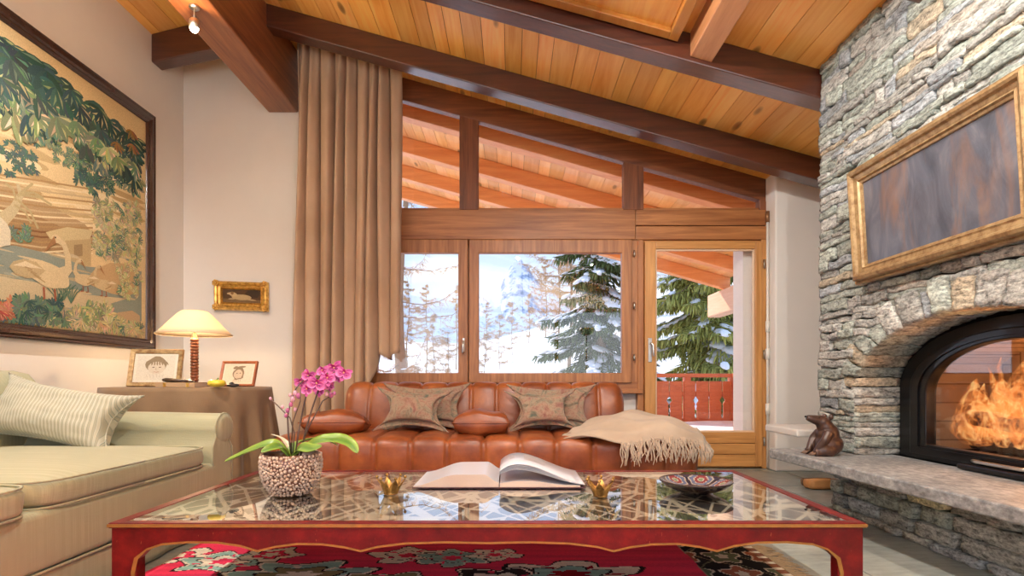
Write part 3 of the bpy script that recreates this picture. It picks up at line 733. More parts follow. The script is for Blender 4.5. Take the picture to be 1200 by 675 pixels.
def apron(y0, y1, zt=TZ-.012):
    m = MB(); n = len(ac)
    for i in range(n-1):
        (xa, za), (xb, zb) = ac[i], ac[i+1]
        if xb-xa > 1e-4: m.hexa([(xa,y0,za),(xb,y0,zb),(xb,y1,zb),(xa,y1,za),(xa,y0,zt),(xb,y0,zt),(xb,y1,zt),(xa,y1,zt)])
    return m
for (a, b) in ((TY0, TY0+.03), (TY1-.03, TY1)):
    o = apron(a, b).build('apron', M_lac, tb)
for yy, sg in ((TY0, -1), (TY1, 1)):
    m = MB()
    up = [(x, z+.0065) if 2 < i < len(ac)-3 else (x+(-.012 if x < -.08 else .012), z+(.004 if z > 0 else 0)) for i, (x, z) in enumerate(ac)]
    for i in range(len(ac)-1):
        a0, a1, b0, b1 = ac[i], ac[i+1], up[i], up[i+1]
        y_ = yy+sg*.002
        m.hexa([(a0[0],y_,a0[1]),(a1[0],y_,a1[1]),(a1[0],yy-sg*.001,a1[1]),(a0[0],yy-sg*.001,a0[1]),(b0[0],y_,b0[1]),(b1[0],y_,b1[1]),(b1[0],yy-sg*.001,b1[1]),(b0[0],yy-sg*.001,b0[1])])
    m.build('gilt_edging', M_lacg, tb)
lw = ac[0][0]-TX0
for (lx0, lx1) in ((TX0, TX0+lw), (TX1-lw, TX1)):
    for (ly0, ly1) in ((TY0+.001, TY0+.045), (TY1-.045, TY1-.001)):
        m = MB(); m.hexa([(lx0,ly0,0),(lx1,ly0,0),(lx1,ly1,0),(lx0,ly1,0),(lx0,ly0,TZ-.012),(lx1,ly0,TZ-.012),(lx1,ly1,TZ-.012),(lx0,ly1,TZ-.012)]); m.build('leg', M_lac, tb, bevel=.004)
for xx in (TX0, TX1-.03):
    m = MB(); m.box(xx, xx+.03, TY0+lw, TY1-lw, .26, TZ-.012); m.build('side_apron', M_lac, tb)
m = MB(); m.ring([(TX0-.006,TY0-.006),(TX1+.006,TY0-.006),(TX1+.006,TY1+.006),(TX0-.006,TY1+.006)], [(TX0+.035,TY0+.03),(TX1-.035,TY0+.03),(TX1-.035,TY1-.03),(TX0+.035,TY1-.03)], TZ-.018, TZ, 'z')
m.build('top_frame', M_lac, tb, bevel=.004)
m = MB(); m.ring([(TX0-.008,TY0-.008),(TX1+.008,TY0-.008),(TX1+.008,TY1+.008),(TX0-.008,TY1+.008)], [(TX0-.004,TY0-.004),(TX1+.004,TY0-.004),(TX1+.004,TY1+.004),(TX0-.004,TY1+.004)], TZ-.014, TZ-.004, 'z'); m.build('gilt_line', M_lacg, tb)
def lattice_mat():
    t = NT('woven_lattice_pattern'); t.set(rough=.6)
    def rs(a):
        q = t.n('ShaderNodeVectorMath', operation='MULTIPLY'); t.l(t.coord(rot=(0,0,a)), q.inputs[0]); q.inputs[1].default_value = (1.0, .26, 0); return q.outputs[0]
    d1 = t.vor(rs(.45), 12, 'DISTANCE_TO_EDGE'); dd2 = t.vor(rs(-.55), 11, 'DISTANCE_TO_EDGE')
    d = t.math('MINIMUM', d1, dd2); c = t.ramp(d, [(.0, (.46,.40,.32)), (.052, (.42,.36,.28)), (.068, (.008,.007,.010))])
    d2 = t.noise(t.coord((.0, 1, 0)), 130, 1)
    t.base(t.mix(t.ramp(d2, [(.5, 0.0), (.6, .35)]), c, (.18,.14,.10))); return t.m
m = MB(); m.box(TX0+.03, TX1-.03, TY0+.028, TY1-.028, TZ-.03, TZ-.016); m.build('patterned_panel', lattice_mat(), tb)
M_tglass = glass('table_glass', (.90,.94,.93), 1.0, .06, 3.0)
m = MB(); m.add([(TX0+.034,TY0+.029,TZ-.002),(TX1-.034,TY0+.029,TZ-.002),(TX1-.034,TY1-.029,TZ-.002),(TX0+.034,TY1-.029,TZ-.002)], [(0,1,2,3)], smooth=False); m.build('glass_top', M_tglass, tb)
# ------------------------------------------------------------------ things on the table
# orchid pot
px_, py_ = P(339, 580, 2.2).x, 2.2
pot_c = Vector((px_, 2.22, TZ))
def pot_mat():
    t = NT('pebbled_ceramic'); t.set(rough=.35, coat=.4)
    n = t.noise(t.coord(), 50, 3); t.base(t.mix(1.0, t.ramp(n, [(.3, (.40,.27,.22)), (.6, (.66,.54,.46))]), t.attr(), 'MULTIPLY')); return t.m
op = thing('orchid_pot', pot_c, 'round pot covered in pinkish white pebble bumps, holding the orchid', 'pot')
prof = [(0, 0), (.062, 0), (.082, .015), (.105, .055), (.116, .10), (.117, .14), (.112, .165), (.106, .166), (.104, .14), (0, .135)]
m = MB(); m.lathe(prof[:8], pot_c, 48, (.28,.16,.13)); m.lathe(prof[7:], pot_c, 48, (.12,.07,.05)); 
def prad(z):
    for (r0, z0), (r1, z1) in zip(prof[1:6], prof[2:7]):
        if z0 <= z <= z1: return lerp(r0, r1, (z-z0)/(z1-z0+1e-9)), math.atan2(r1-r0, z1-z0+1e-9)
    return .112, 0
rb = random.Random(8); placed = []; cell = {}
for tr_ in range(16000):
    z = .006+.156*rb.random(); r, sl = prad(z); a = 2*PI*rb.random(); q = rb.choice((.0042, .0055, .0065)) if tr_ > 1500 else .0068
    c = Vector((r*math.cos(a), r*math.sin(a), z)); ky = (int(c.x/.014+50), int(c.y/.014+50), int(z/.014+50)); ok = True
    for dx in (-1, 0, 1):
        for dy in (-1, 0, 1):
            for dz_ in (-1, 0, 1):
                for (c2, q2) in cell.get((ky[0]+dx, ky[1]+dy, ky[2]+dz_), ()):
                    if (c-c2).length < (q+q2)*.92: ok = False
    if not ok: continue
    cell.setdefault(ky, []).append((c, q)); g = .85+rb.random()*.35
    m.ell(pot_c+c, (q, q, q*1.05), 8, 5, (g, g*.98, g*.95))
m.build('pot', pot_mat(), op)
m = MB(); m.grid(lambda u, v: pot_c+Vector((.1*v*math.cos(2*PI*u), .1*v*math.sin(2*PI*u), .142+.008*nz((u*9, v*9, 0), 1))), 24, 5); m.build('bark_chips', plain('potting_bark', (.12,.07,.04), .95, bscale=90, bstr=1, var=.5, vscale=60), op)
M_leaf = NT('orchid_leaf'); M_leaf.set(rough=.35, coat=.3); M_leaf.base(M_leaf.mix(1.0, M_leaf.ramp(M_leaf.noise(M_leaf.coord(), 8, 3), [(.3, (.75,.8,.7)), (.7, (1,1,1))]), M_leaf.attr(), 'MULTIPLY')); M_leaf = M_leaf.m
orc = thing('orchid', pot_c+Vector((0,0,.145)), 'pink moth orchid with arching flower stems in the pebbled pot', 'plant')
def leaf(pts, w, roll=0):
    pts = [Vector(p) for p in pts]; n = 24
    def sp(t):
        t = t*(len(pts)-1); i = min(int(t), len(pts)-2); f = t-i
        p0 = pts[max(i-1, 0)]; p1 = pts[i]; p2 = pts[i+1]; p3 = pts[min(i+2, len(pts)-1)]
        return .5*((2*p1)+(p2-p0)*f+(2*p0-5*p1+4*p2-p3)*f*f+(3*p1-p0-3*p2+p3)*f**3)
    def fn(u, v):
        c = sp(v); d = (sp(min(1, v+.02))-sp(max(0, v-.02))).normalized(); s = d.cross(Vector((0,0,1))).normalized(); s = Matrix.Rotation(roll, 3, d) @ s; nn = s.cross(d)
        ww = w*math.sin(PI*min(1, v*.93+.07))**.6*(1 if v < .97 else .6); x = (u-.5)*2
        return c+s*x*ww+nn*ww*.35*x*x
    mb = MB(); mb.grid(fn, 8, n, colf=lambda u, v: (.09+.20*abs(u-.5)*2, .22+.22*abs(u-.5)*2, .04+.05*abs(u-.5))); return mb
base = pot_c+Vector((0,0,.14))
def W(px, py, dy=0): return P(px, py, 2.2+dy)
leaf([base+Vector((0.0,-.01,0)), W(366,520,-.03), W(392,515,-.03), W(410,520,-.05), W(419,531,-.07)], .030, .5).build('leaf', M_leaf, orc, solid=.002)
leaf([base, W(322,521,0), W(298,527,0), W(277,536,.02), W(263,541,.03)], .030, -.4).build('leaf', M_leaf, orc, solid=.002)
leaf([base, W(352,525,-.03), W(365,526,-.09), W(377,523,-.11)], .022, .8).build('leaf', M_leaf, orc, solid=.002)
leaf([base, W(338,524,.05), W(330,514,.09), W(318,509,.12)], .012, .2).build('leaf', plain('cream_leaf', (.7,.66,.5), .5), orc, solid=.002)
leaf([base, W(345,522,.05), W(362,516,.12), W(380,516,.16), W(396,522,.18)], .022, -.2).build('leaf', M_leaf, orc, solid=.002)
leaf([base, W(330,524,-.05), W(318,525,-.1), W(306,530,-.13)], .020, -.6).build('leaf', M_leaf, orc, solid=.002)
M_stem = plain('dark_orchid_stem', (.10,.06,.05), .5, var=.4, vscale=25)
stems = [[(342,535),(338,510),(337,488),(341,470),(347,455),(357,444)], [(346,535),(350,505),(356,475),(361,455),(372,443),(388,434)], [(352,535),(358,505),(366,478),(374,455),(384,440),(398,433)],
         [(348,535),(362,500),(378,470),(388,464)], [(343,535),(345,508),(340,490),(328,478),(317,467)], [(341,535),(343,495),(352,470),(352,455)]]
for i, s_ in enumerate(stems):
    dy = (0, .03, -.02, .05, .03, -.04)[i]
    P0 = [W(x, y, dy*min(1, k/2)) for k, (x, y) in enumerate(s_)]
    m = MB(); m.tube(P0, [lerp(.0042 if i < 3 else .003, .0018, k/len(P0)) for k in range(len(P0))], 8); m.build('stem', M_stem, orc)
M_pet = NT('orchid_petal'); M_pet.set(rough=.55, sss=0.0); M_pet.base(M_pet.attr()); M_pet = M_pet.m
def flower(c, s, face, spin, mb=None):
    mb = MB(); z = Vector(face).normalized(); x = z.cross(Vector((0,0,1))).normalized(); y = x.cross(z)*-1; y = z.cross(x)
    def petal(a, ln, wd, cup, col0, col1):
        d = (x*math.cos(a)+y*math.sin(a)); t = z.cross(d)
        def fn(u, v):
            w = math.sin(PI*min(1, v*.85+.08))**.8*wd; xx = (u-.5)*2
            return Vector(c)+d*v*ln+t*xx*w+z*(cup*v*v+.25*wd*xx*xx-.002)
        def cf(u, v):
            e = max(abs(u-.5)*2, v); k = sm((e-.35)/.6); return tuple(lerp(p, q, k) for p, q in zip(col0, col1))
        mb.grid(fn, 6, 6, colf=cf)
    mag = (.34,.008,.16); pale = (.62,.12,.40)
    for k in range(3): petal(spin+PI/2+2*PI*k/3, s, s*.36, -.12*s, mag, pale)
    for sg in (-1, 1): petal(spin+PI/2+sg*1.22, s*1.0, s*.55, .08*s, mag, (.66,.18,.46))
    petal(spin-PI/2, s*.42, s*.2, .5*s, (.35,.0,.12), (.55,.02,.22))
    mb.ell(Vector(c)+z*s*.12, s*.1, 8, 6, (.75,.45,.2)); return mb
fl_ = [(362,440,-.02,.034),(371,449,-.05,.036),(384,443,-.03,.034),(392,431,-.02,.036),(403,437,-.04,.033),(360,456,-.04,.030),(378,434,.02,.030),(352,447,.01,.026),(375,458,-.02,.026),(396,441,0,.026),(386,452,.02,.024)]
for i, (x, y, dy, s) in enumerate(fl_):
    flower(W(x, y, dy), s, (R.uniform(-.5,.5), -1, R.uniform(-.15,.35)), R.uniform(-.35,.35)).build('flower', M_pet, orc)
for i, (x, y, r) in enumerate([(343,468,6),(341,474,5),(346,461,6),(337,481,5),(346,480,4.5),(335,487,4.5),(331,477,4),(388,463,6),(383,462,4.5),(392,461,4),(317,467,3.5),(350,464,6),(340,463,4)]):
    q = r*.00052*2.2/ .7 if False else r*.0016
    m = MB(); m.ell(W(x, y, -.01 if i != 7 else .05), (q, q, q*1.3), 10, 8, (.45,.12,.28) if i % 2 else (.60,.32,.42)); m.build('bud', M_pet, orc)
# crowns
M_brass = gold('aged_brass', (.50,.29,.09), (.16,.08,.025), .35, .85)
def crown(loc, label):
    t = thing('crown_ornament', loc, label, 'ornament', 'small gold crowns on the coffee table')
    L = Vector(loc); m = MB(); n = 6; S = 1.05
    def fn(u, v):
        a = 2*PI*u; k = abs(((u*n) % 1)-.5)*2; top = .030+.032*k**1.2; z = v*top*S; r = (.024+.020*(z/.06)**1.3+.010*v*k)*S
        return L+Vector((r*math.cos(a), r*math.sin(a), z))
    m.grid(fn, 72, 6, wrapu=True); m.build('crown_band', M_brass, t, solid=.003)
    m = MB(); m.lathe([(0, 0), (.026*S, 0), (.028*S, .004), (.026*S, .009), (0, .009)], L, 32); m.build('crown_base', M_brass, t)
    for k in range(n):
        a = 2*PI*k/n; r = .0545*S; m = MB(); m.ell(L+Vector((r*math.cos(a), r*math.sin(a), .066*S)), .0065, 10, 8); m.build('knob', M_brass, t)
    return t
c1 = crown(P(457, 580, 2.2)*1 and (P(457, 580, 2.2).x, 2.22, TZ), 'small gold crown ornament to the right of the orchid pot')
c2 = copy_tree(c1, loc=(P(704, 583, 2.16).x, 2.17, TZ)); c2['label'] = 'small gold crown ornament between the open book and the dish'; c2.rotation_euler = (0, 0, .3)
# book
M_page = plain('glossy_paper', (.52,.52,.57), .3, var=.03, coat=.25); M_pedge = NT('page_edges'); M_pedge.set(rough=.7); M_pedge.base(M_pedge.ramp(M_pedge.noise(M_pedge.coord((1,1,1)), 3, 2), [(.3, (.55,.42,.36)), (.7, (.7,.58,.5))])); M_pedge.bump(M_pedge.noise(M_pedge.coord((.2,.2,1)), 500, 1), .5, .002); M_pedge = M_pedge.m
M_cover = plain('book_cover', (.09,.035,.04), .4)
bk = thing('open_book', (0.0, 2.42, TZ), 'large open photo book with curving white pages on the glass tabletop', 'book')
bx0, bxs, bx1 = P(484, 573, 2.32).x, P(585, 573, 2.32).x, P(686, 573, 2.32).x; by0, by1 = 2.33, 2.70
m = MB(); m.box(bx0-.004, bxs, by0-.004, by1+.004, TZ+.001, TZ+.005); m.hexa([(bxs,by0-.004,TZ+.001),(bx1+.004,by0-.004,TZ+.001),(bx1+.004,by1+.004,TZ+.001),(bxs,by1+.004,TZ+.001),(bxs,by0-.004,TZ+.005),(bx1+.004,by0-.004,TZ+.005),(bx1+.004,by1+.004,TZ+.005),(bxs,by1+.004,TZ+.005)]); m.build('cover', M_cover, bk)
def zl(t): return .010+.046*sm(t/.5)*(1-sm((t-.82)/.18)*.75)+.004*t        # left block, t=0 outer .. 1 spine
def zr(t): return .016+.076*math.exp(-((t-.22)/.20)**2)*(1)+.040*(1-t)*sm(t/.12)  # right block, t=0 spine .. 1 outer
def block(xa, xb, zf, name, flip=False, bot=.0055):
    m = MB(); n = 30
    m.grid(lambda u, v: (lerp(xa, xb, u), lerp(by0, by1, v), TZ+zf(u)), n, 2, mi=0)
    m.grid(lambda u, v: (lerp(xa, xb, u), by0, TZ+lerp(bot, zf(u), v)), n, 2, mi=1)
    m.grid(lambda u, v: (lerp(xa, xb, u), by1, TZ+lerp(bot, zf(u), v)), n, 2, mi=1)
    for (xx, q) in ((xa, 0), (xb, 1)): m.grid(lambda u, v: (xx, lerp(by0, by1, u), TZ+lerp(bot, zf(q), v)), 2, 2, mi=1)
    return m.build(name, [M_page, M_pedge], bk)
lb = block(bx0, bxs-.002, zl, 'page_block')
rbk = block(bxs+.002, bx1-.02, lambda t: .014+.022*math.sin(PI*min(1,t*1.1+.1))**1.0*(1-t*.7), 'page_block')
def sheet(k):
    h = .0+.012*k
    def fn(u, v):
        t = u; z = .012+ (.085-.008*k)*math.sin(PI*min(1, (t*.92+.06))**.62)**1.2*(1-t)**.35+.014*(1-t)+.004
        return (lerp(bxs, bx1-.004*k, t), lerp(by0, by1, v), TZ+z)
    m = MB(); m.grid(fn, 40, 2); return m.build('loose_page', M_page, bk, solid=.0012)
for k in range(4): sheet(k)
M_print = plain('grey_print', (.36,.33,.33), .35, var=.3, vscale=25)
def zsheet(t): return .012+.085*math.sin(PI*min(1, (t*.92+.06))**.62)**1.2*(1-t)**.35+.014*(1-t)+.004
for (ta, tb_, va, vb) in ((.30, .56, .42, .9), (.12, .18, .5, .62), (.12, .18, .66, .8)):
    m = MB(); m.grid(lambda u, v: (lerp(bxs, bx1, lerp(ta, tb_, u)), lerp(by0, by1, lerp(va, vb, v)), TZ+zsheet(lerp(ta, tb_, u))+.0014), 8, 1); m.build('printed_plate', M_print, bk)
for k in range(9):
    v0 = .08+k*.075
    m = MB(); m.grid(lambda u, v: (lerp(bxs, bx1, lerp(.9, .93+.03*(k % 3)/2, u)), lerp(by0, by1, v0+.02*v), TZ+zsheet(lerp(.9, .93+.03*(k % 3)/2, u))+.0014), 3, 1); m.build('printed_line', M_print, bk)
# dish
dc = Vector((P(820, 580, 2.2).x, 2.25, TZ)); dish = thing('ceramic_dish', dc, 'shallow dark dish with blue, red and cream hexagon pattern inside', 'dish')
def dcol(x, y):
    q = .055; a = x/q; b = y/q
    # hex distance rings
    u = a-round(a/2)*2 if abs(round(b/1.73)) % 2 == 0 else a-(round((a-1)/2)*2+1); v = b-round(b/1.73)*1.73
    h = max(abs(u), abs(u)*.5+abs(v)*.866)
    if h > .86: return (.03,.03,.05)
    if h > .76: return (.36,.31,.25)
    if h > .52: return (.10,.12,.20)
    if h > .46: return (.38,.34,.28)
    if h > .24: return (.20,.04,.045)
    if h > .16: return (.34,.32,.26)
    return (.16,.20,.12)
def dz(r): return .012+.040*(r/.142)**2.2
m = MB(); m.grid(lambda u, v: dc+Vector((.142*v*math.cos(2*PI*u), .142*v*math.sin(2*PI*u), dz(.142*v))), 128, 44, wrapu=True, colf=lambda u, v: dcol(.142*v*math.cos(2*PI*u), .142*v*math.sin(2*PI*u)) if v < .95 else (.05,.03,.03))
m.lathe([(.142, .052), (.146, .051), (.144, .046), (.12, .026), (.085, .010), (.062, .004), (.058, 0), (0, 0)], dc, 96, (.035,.018,.018))
m.build('dish_body', vcol('glazed_pottery', .25, 60, .15, .5, .5, bstr=.05), dish)
# ------------------------------------------------------------------ tan leather sofa
def leather():
    t = NT('cognac_leather'); t.set(rough=.42, coat=.22, coatr=.3)
    n = t.noise(t.coord(), 5, 5, .6); n2 = t.noise(t.coord(), 90, 3)
    t.base(t.ramp(n, [(.3, (.15,.032,.008)), (.52, (.255,.062,.015)), (.72, (.385,.112,.027))])); t.bump(n2, .14, .004); return t.m
M_lea = leather()
SX0, SX1 = -1.66, 1.28
sf = thing('leather_sofa', (-.2, 4.15, 0), 'low cognac leather sofa with deep channel tufting under the window', 'sofa')
def profile_surface(prof, x0, x1, nch, bulge, name, endcap=True, nu=10, closed=True, taper=None):
    """channels run along the profile; ribs repeat in x"""
    # resample profile smooth
    pts = [Vector((0, a, b)) for a, b in prof]
    fine = []
    for i in range(len(pts)-1):
        p0 = pts[max(i-1, 0)]; p1 = pts[i]; p2 = pts[i+1]; p3 = pts[min(i+2, len(pts)-1)]
        for k in range(5):
            f = k/5; fine.append(.5*((2*p1)+(p2-p0)*f+(2*p0-5*p1+4*p2-p3)*f*f+(3*p1-p0-3*p2+p3)*f**3))
    fine.append(pts[-1]); N = len(fine); nor = []
    for i in range(N):
        d = (fine[min(i+1, N-1)]-fine[max(i-1, 0)]).normalized(); nor.append(Vector((0, -d.z, d.y)))
    ctr = sum(fine, Vector())/N
    if sum(nor[i].dot(fine[i]-ctr) for i in range(N)) < 0: nor = [-q for q in nor]
    m = MB(); tot = nch*nu
    def fn(u, v):
        i = min(int(round(v*(N-1))), N-1); ph = (u*nch) % 1 if u < 1 else 0.0
        b = bulge*(abs(math.sin(PI*ph))**.26)
        x = lerp(x0, x1, u); e = min(u, 1-u)*nch
        end = 1-(1-min(1, e/.45))**2.4 if endcap else 1
        p = fine[i]+nor[i]*(b-bulge); p = Vector((x, p.y, p.z))
        if endcap and e < .45:
            k = 1-end; p.y = lerp(p.y, ctr.y, k*.28); p.z = lerp(p.z, ctr.z, k*.28)
        w = .0035*nz((x*3, p.y*9, p.z*9), 1.7)
        return p+nor[i]*w
    m.grid(fn, tot, N-1)
    for q in (0, 1):
        vs = [fn(q, i/(N-1)) for i in range(N)]; vs.append(sum((Vector(v) for v in vs), Vector())/len(vs)+Vector(((-.02 if q == 0 else .02), 0, 0)))
        m.add(vs, [(i, i+1, N) for i in range(N-1)]+[(N-1, 0, N)])
    return m.build(name, M_lea, sf)
# seat: front roll then flat top
seat = [(3.74, .055), (3.68, .10), (3.645, .20), (3.64, .33), (3.655, .395), (3.71, .43), (3.85, .44), (4.05, .44), (4.25, .435), (4.42, .42), (4.60, .30), (4.62, .10)]
profile_surface(seat, SX0, SX1, 12, .034, 'seat', nu=16)
back = [(4.34, .40), (4.345, .50), (4.37, .62), (4.40, .71), (4.44, .775), (4.51, .80), (4.58, .78), (4.61, .70), (4.62, .5), (4.62, .3)]
profile_surface(back, -1.35, .90, 11, .027, 'backrest', nu=16)
m = MB(); m.box(SX0+.1, SX1-.1, 3.78, 4.56, 0, .08); m.build('plinth', plain('dark_plinth', (.04,.02,.012), .6), sf, bevel=.01)
# generic cushion
def cushion(name, c, w, h, t, tilt, rotz, mat, label, cat='cushion', group=None, flange=0, pinch=.12, seed=0, roll=0, fl_mat=None, colf=None, power=.5, nw=26):
    M = Matrix.Translation(c) @ Matrix.Rotation(rotz, 4, 'Z') @ Matrix.Rotation(tilt, 4, 'X') @ Matrix.Rotation(roll, 4, 'Y')
    def pos(u, v, s):
        a, b = u*2-1, v*2-1
        px = a*(1-pinch*(1-b*b)*abs(a)**3)*w/2; pz = b*(1-pinch*(1-a*a)*abs(b)**3)*h/2
        th = t/2*((1-a*a)*(1-b*b))**power
        th *= 1+.18*nz((a*1.6, b*1.6, seed), 1)
        wr = .006*nz((a*5, b*5, seed+7), 1)*(1-max(abs(a), abs(b))**6)
        return M @ Vector((px, s*(th+wr), pz))
    m = MB(); m.grid(lambda u, v: pos(u, v, -1), nw, nw, colf=(lambda u, v: colf(u, v)) if colf else None); m.grid(lambda u, v: pos(u, v, 1), nw, nw, colf=(lambda u, v: colf(u, v)) if colf else None)
    o = m.build(name, mat)
    tag(o, label, cat, group)
    bm = bmesh.new(); bm.from_mesh(o.data); bmesh.ops.remove_doubles(bm, verts=bm.verts, dist=.0004); bmesh.ops.recalc_face_normals(bm, faces=bm.faces); bm.to_mesh(o.data); bm.free()
    if flange:
        m = MB()
        def fr_(k, off):
            s = k*4; side = int(s) % 4; f = s-int(s)
            a, b = ((f*2-1, -1), (1, f*2-1), (1-f*2, 1), (-1, 1-f*2))[side]
            p = pos((a+1)/2, (b+1)/2, 0); d = (M.to_3x3() @ Vector((a, 0, b))).normalized()
            yv = M.to_3x3() @ Vector((0, 1, 0))
            return p+d*off*(1+.25*(abs(a*b)))+yv*(.007*math.sin(k*60)+.006*nz((k*20, seed, 0), 1))*off/flange
        m.grid(lambda u, v: fr_(u*.99999, flange*v-.012*(1-v)), 96, 3); fo = m.build('flange', fl_mat or mat, o, solid=.004)
    else:
        # piping round the seam
        m = MB(); pts = [pos((a+1)/2, (b+1)/2, 0) for (a, b) in [(lerp(-1, 1, k/16), -1) for k in range(16)]+[(1, lerp(-1, 1, k/16)) for k in range(16)]+[(lerp(1, -1, k/16), 1) for k in range(16)]+[(-1, lerp(1, -1, k/16)) for k in range(17)]]
        m.tube(pts, .004, 6); m.build('piping', mat, o)
    return o
cushion('leather_cushion', Vector((-1.28, 3.98, .495)),   .46, .30, .20, PI/2-.15, .12, M_lea, 'flat tan leather cushion at the curtain end of the sofa seat', group=None, pinch=.05, seed=3, power=.38)
cushion('leather_cushion', Vector((-.215, 3.90, .50)), .40, .30, .21, PI/2-.12, .0, M_lea, 'flat tan leather cushion between the two pairs of paisley cushions', pinch=.05, seed=9, power=.38)
def paisley():
    t = NT('paisley_fabric'); t.set(rough=.85, sheen=.3)
    n = t.noise(t.coord(), 6, 4, .6, 2.5); v = t.vor(t.coord(), 14, 'SMOOTH_F1'); w = t.math('SINE', t.math('MULTIPLY', t.math('ADD', v, n), 34))
    c = t.ramp(n, [(.34, (.10,.11,.08)), (.45, (.29,.22,.145)), (.58, (.32,.19,.13)), (.7, (.21,.07,.06))])
    t.base(t.mix(t.ramp(w, [(.6, 0.0), (.9, .6)]), c, (.22,.11,.07))); t.bump(t.noise(t.coord(), 200, 2), .3, .002); return t.m
M_pais = paisley()
cushion('paisley_cushion', Vector((-.665, 4.24, .605)), .60, .30, .13, -.30, .02, M_pais, 'faded paisley cushion behind another one, left end of the sofa back', flange=.055, pinch=.40, seed=1)
cushion('paisley_cushion', Vector((-.735, 4.06, .590)), .52, .28, .16, -.38, -.05, M_pais, 'faded paisley cushion in front, beside the leather cushion near the curtain', flange=.045, pinch=.50, seed=2, roll=.03)
cushion('paisley_cushion', Vector((.31, 4.24, .600)), .62, .29, .12, -.30, -.02, M_pais, 'faded paisley cushion leaning on the sofa back behind another, nearest the throw', flange=.055, pinch=.40, seed=4)
cushion('paisley_cushion', Vector((.225, 4.06, .585)), .50, .29, .16, -.38, .05, M_pais, 'faded paisley cushion in front, with a corner under the beige throw', flange=.03, pinch=.48, seed=5, roll=-.03)
# throw
M_throw = fabric('beige_wool_throw', (.54, .43, .325), (.44, .34, .25), 180)
thr = [[(688,496,4.16),(712,485,4.12),(745,483,4.08),(772,487,4.02),(797,494,3.98)],
       [(672,505,3.98),(704,494,3.93),(745,488,3.86),(783,492,3.84),(812,500,3.84)],
       [(659,511,3.76),(700,505,3.70),(745,499,3.62),(788,500,3.60),(820,509,3.70)],
       [(657,514,3.70),(702,514,3.585),(745,518,3.56),(790,514,3.555),(828,522,3.66)]]
G = [[P(*q) for q in row] for row in thr]
def cr(p0, p1, p2, p3, f): return .5*((2*p1)+(p2-p0)*f+(2*p0-5*p1+4*p2-p3)*f*f+(3*p1-p0-3*p2+p3)*f**3)
def crow(L, t):
    t = t*(len(L)-1); i = min(int(t), len(L)-2); f = t-i
    return cr(L[max(i-1, 0)], L[i], L[i+1], L[min(i+2, len(L)-1)], f)
def tf(u, v):
    p = crow([crow(r_, u) for r_ in G], v)
    return p+Vector((0, 0, .010*math.sin(u*16+v*5)+.010*nz((u*5, v*5, 0), 1)+.006*math.sin(v*22-u*9)))
m = MB(); m.grid(tf, 60, 40); tw = m.build('throw_blanket', M_throw, solid=.012); tag(tw, 'beige wool throw with long fringe over the right end of the sofa', 'blanket')
m = MB(); rf = random.Random(9)
def strand(p, ln, out, sw):
    p = Vector(p); d = Vector(out); pts = [p+Vector((0,0,.006))]
    for k in range(1, 6):
        f = k/5; pts.append(p+d*(.035*math.sin(f*1.6))+Vector((sw*f+.008*math.sin(f*7+p.x*90), -.006*math.sin(f*9+p.x*50), -ln*f+.01)))
    m.tube(pts, [.0045, .0045, .004, .004, .0035, .002], 4, cap=False)
for k in range(95):
    u = .40+.60*k/94; strand(tf(u, 1), .10+.07*rf.random(), (0, -1, 0), rf.uniform(-.03, .03))
for k in range(46):
    v = .25+.75*k/45; strand(tf(1, v), .08+.09*rf.random(), (1, -.2, 0), rf.uniform(-.02, .03))
for k in range(34):
    u = .45+.5*rf.random(); strand(tf(u, .88+.1*rf.random()), .09+.05*rf.random(), (0, -1.2, .2), rf.uniform(-.04, .04))
m.build('fringe', M_throw, tw)
# ------------------------------------------------------------------ cream sofa on the left
M_cs = fabric('cream_linen', (.40,.39,.26), (.34,.335,.22), 220, stripes=(1, 45, (.35,.345,.225)))
cs = thing('cream_sofa', (-2.3, 1.6, 0), 'long cream linen sofa with scrolled arm along the tapestry wall', 'sofa')
CX = -1.60
def sweep_y(prof, y0, y1, name, n=30, wob=.004, mat=M_cs, mb=None):
    m = mb or MB(); k = len(prof)
    def fn(u, v):
        i = min(int(round(u*k)), k) % k; y = lerp(y0, y1, v); p = prof[i]
        return (p[0]+wob*nz((p[0]*4, y*3, p[1]*6), 1), y, p[1]+wob*nz((p[0]*4+9, y*3, p[1]*6), 1))
    m.grid(fn, k, n, wrapu=True); 
    b = len(m.v)
    for yy in (0, 1): 
        vs = [fn(i/k, yy) for i in range(k)]; c_ = sum((Vector(v) for v in vs), Vector())/k; m.add(vs+[c_], [(i, (i+1) % k, k) for i in range(k)])
    return m
def rrect(x0, x1, z0, z1, r, n=5):
    o = []
    for (cx, cz, a0) in ((x1-r, z1-r, 0), (x0+r, z1-r, PI/2), (x0+r, z0+r, PI), (x1-r, z0+r, 1.5*PI)):
        o += [(cx+r*math.cos(a0+PI/2*i/n), cz+r*math.sin(a0+PI/2*i/n)) for i in range(n+1)]
    return o
YS0 = .05
sweep_y(rrect(-2.95, CX, .155, .365, .03), YS0, 2.95, 'base').build('base', M_cs, cs)
m = MB()
def skf(u, v):   # skirt with soft waves
    y = lerp(YS0, 3.16, u); z = lerp(.155, .008, v); return (CX-.008+.010*v*math.sin(y*9)+.004*math.sin(y*31)*v, y, z)
m.grid(skf, 160, 6); m.grid(lambda u, v: (lerp(CX-.008, -2.95, u), 3.165+.006*v*math.sin(u*30), lerp(.155, .008, v)), 40, 4); m.build('skirt', M_cs, cs, solid=.006)
m = MB(); m.tube([(CX+.002, YS0+(3.14-YS0)*k/20, .157) for k in range(21)], .005, 6); m.build('piping', M_cs, cs)
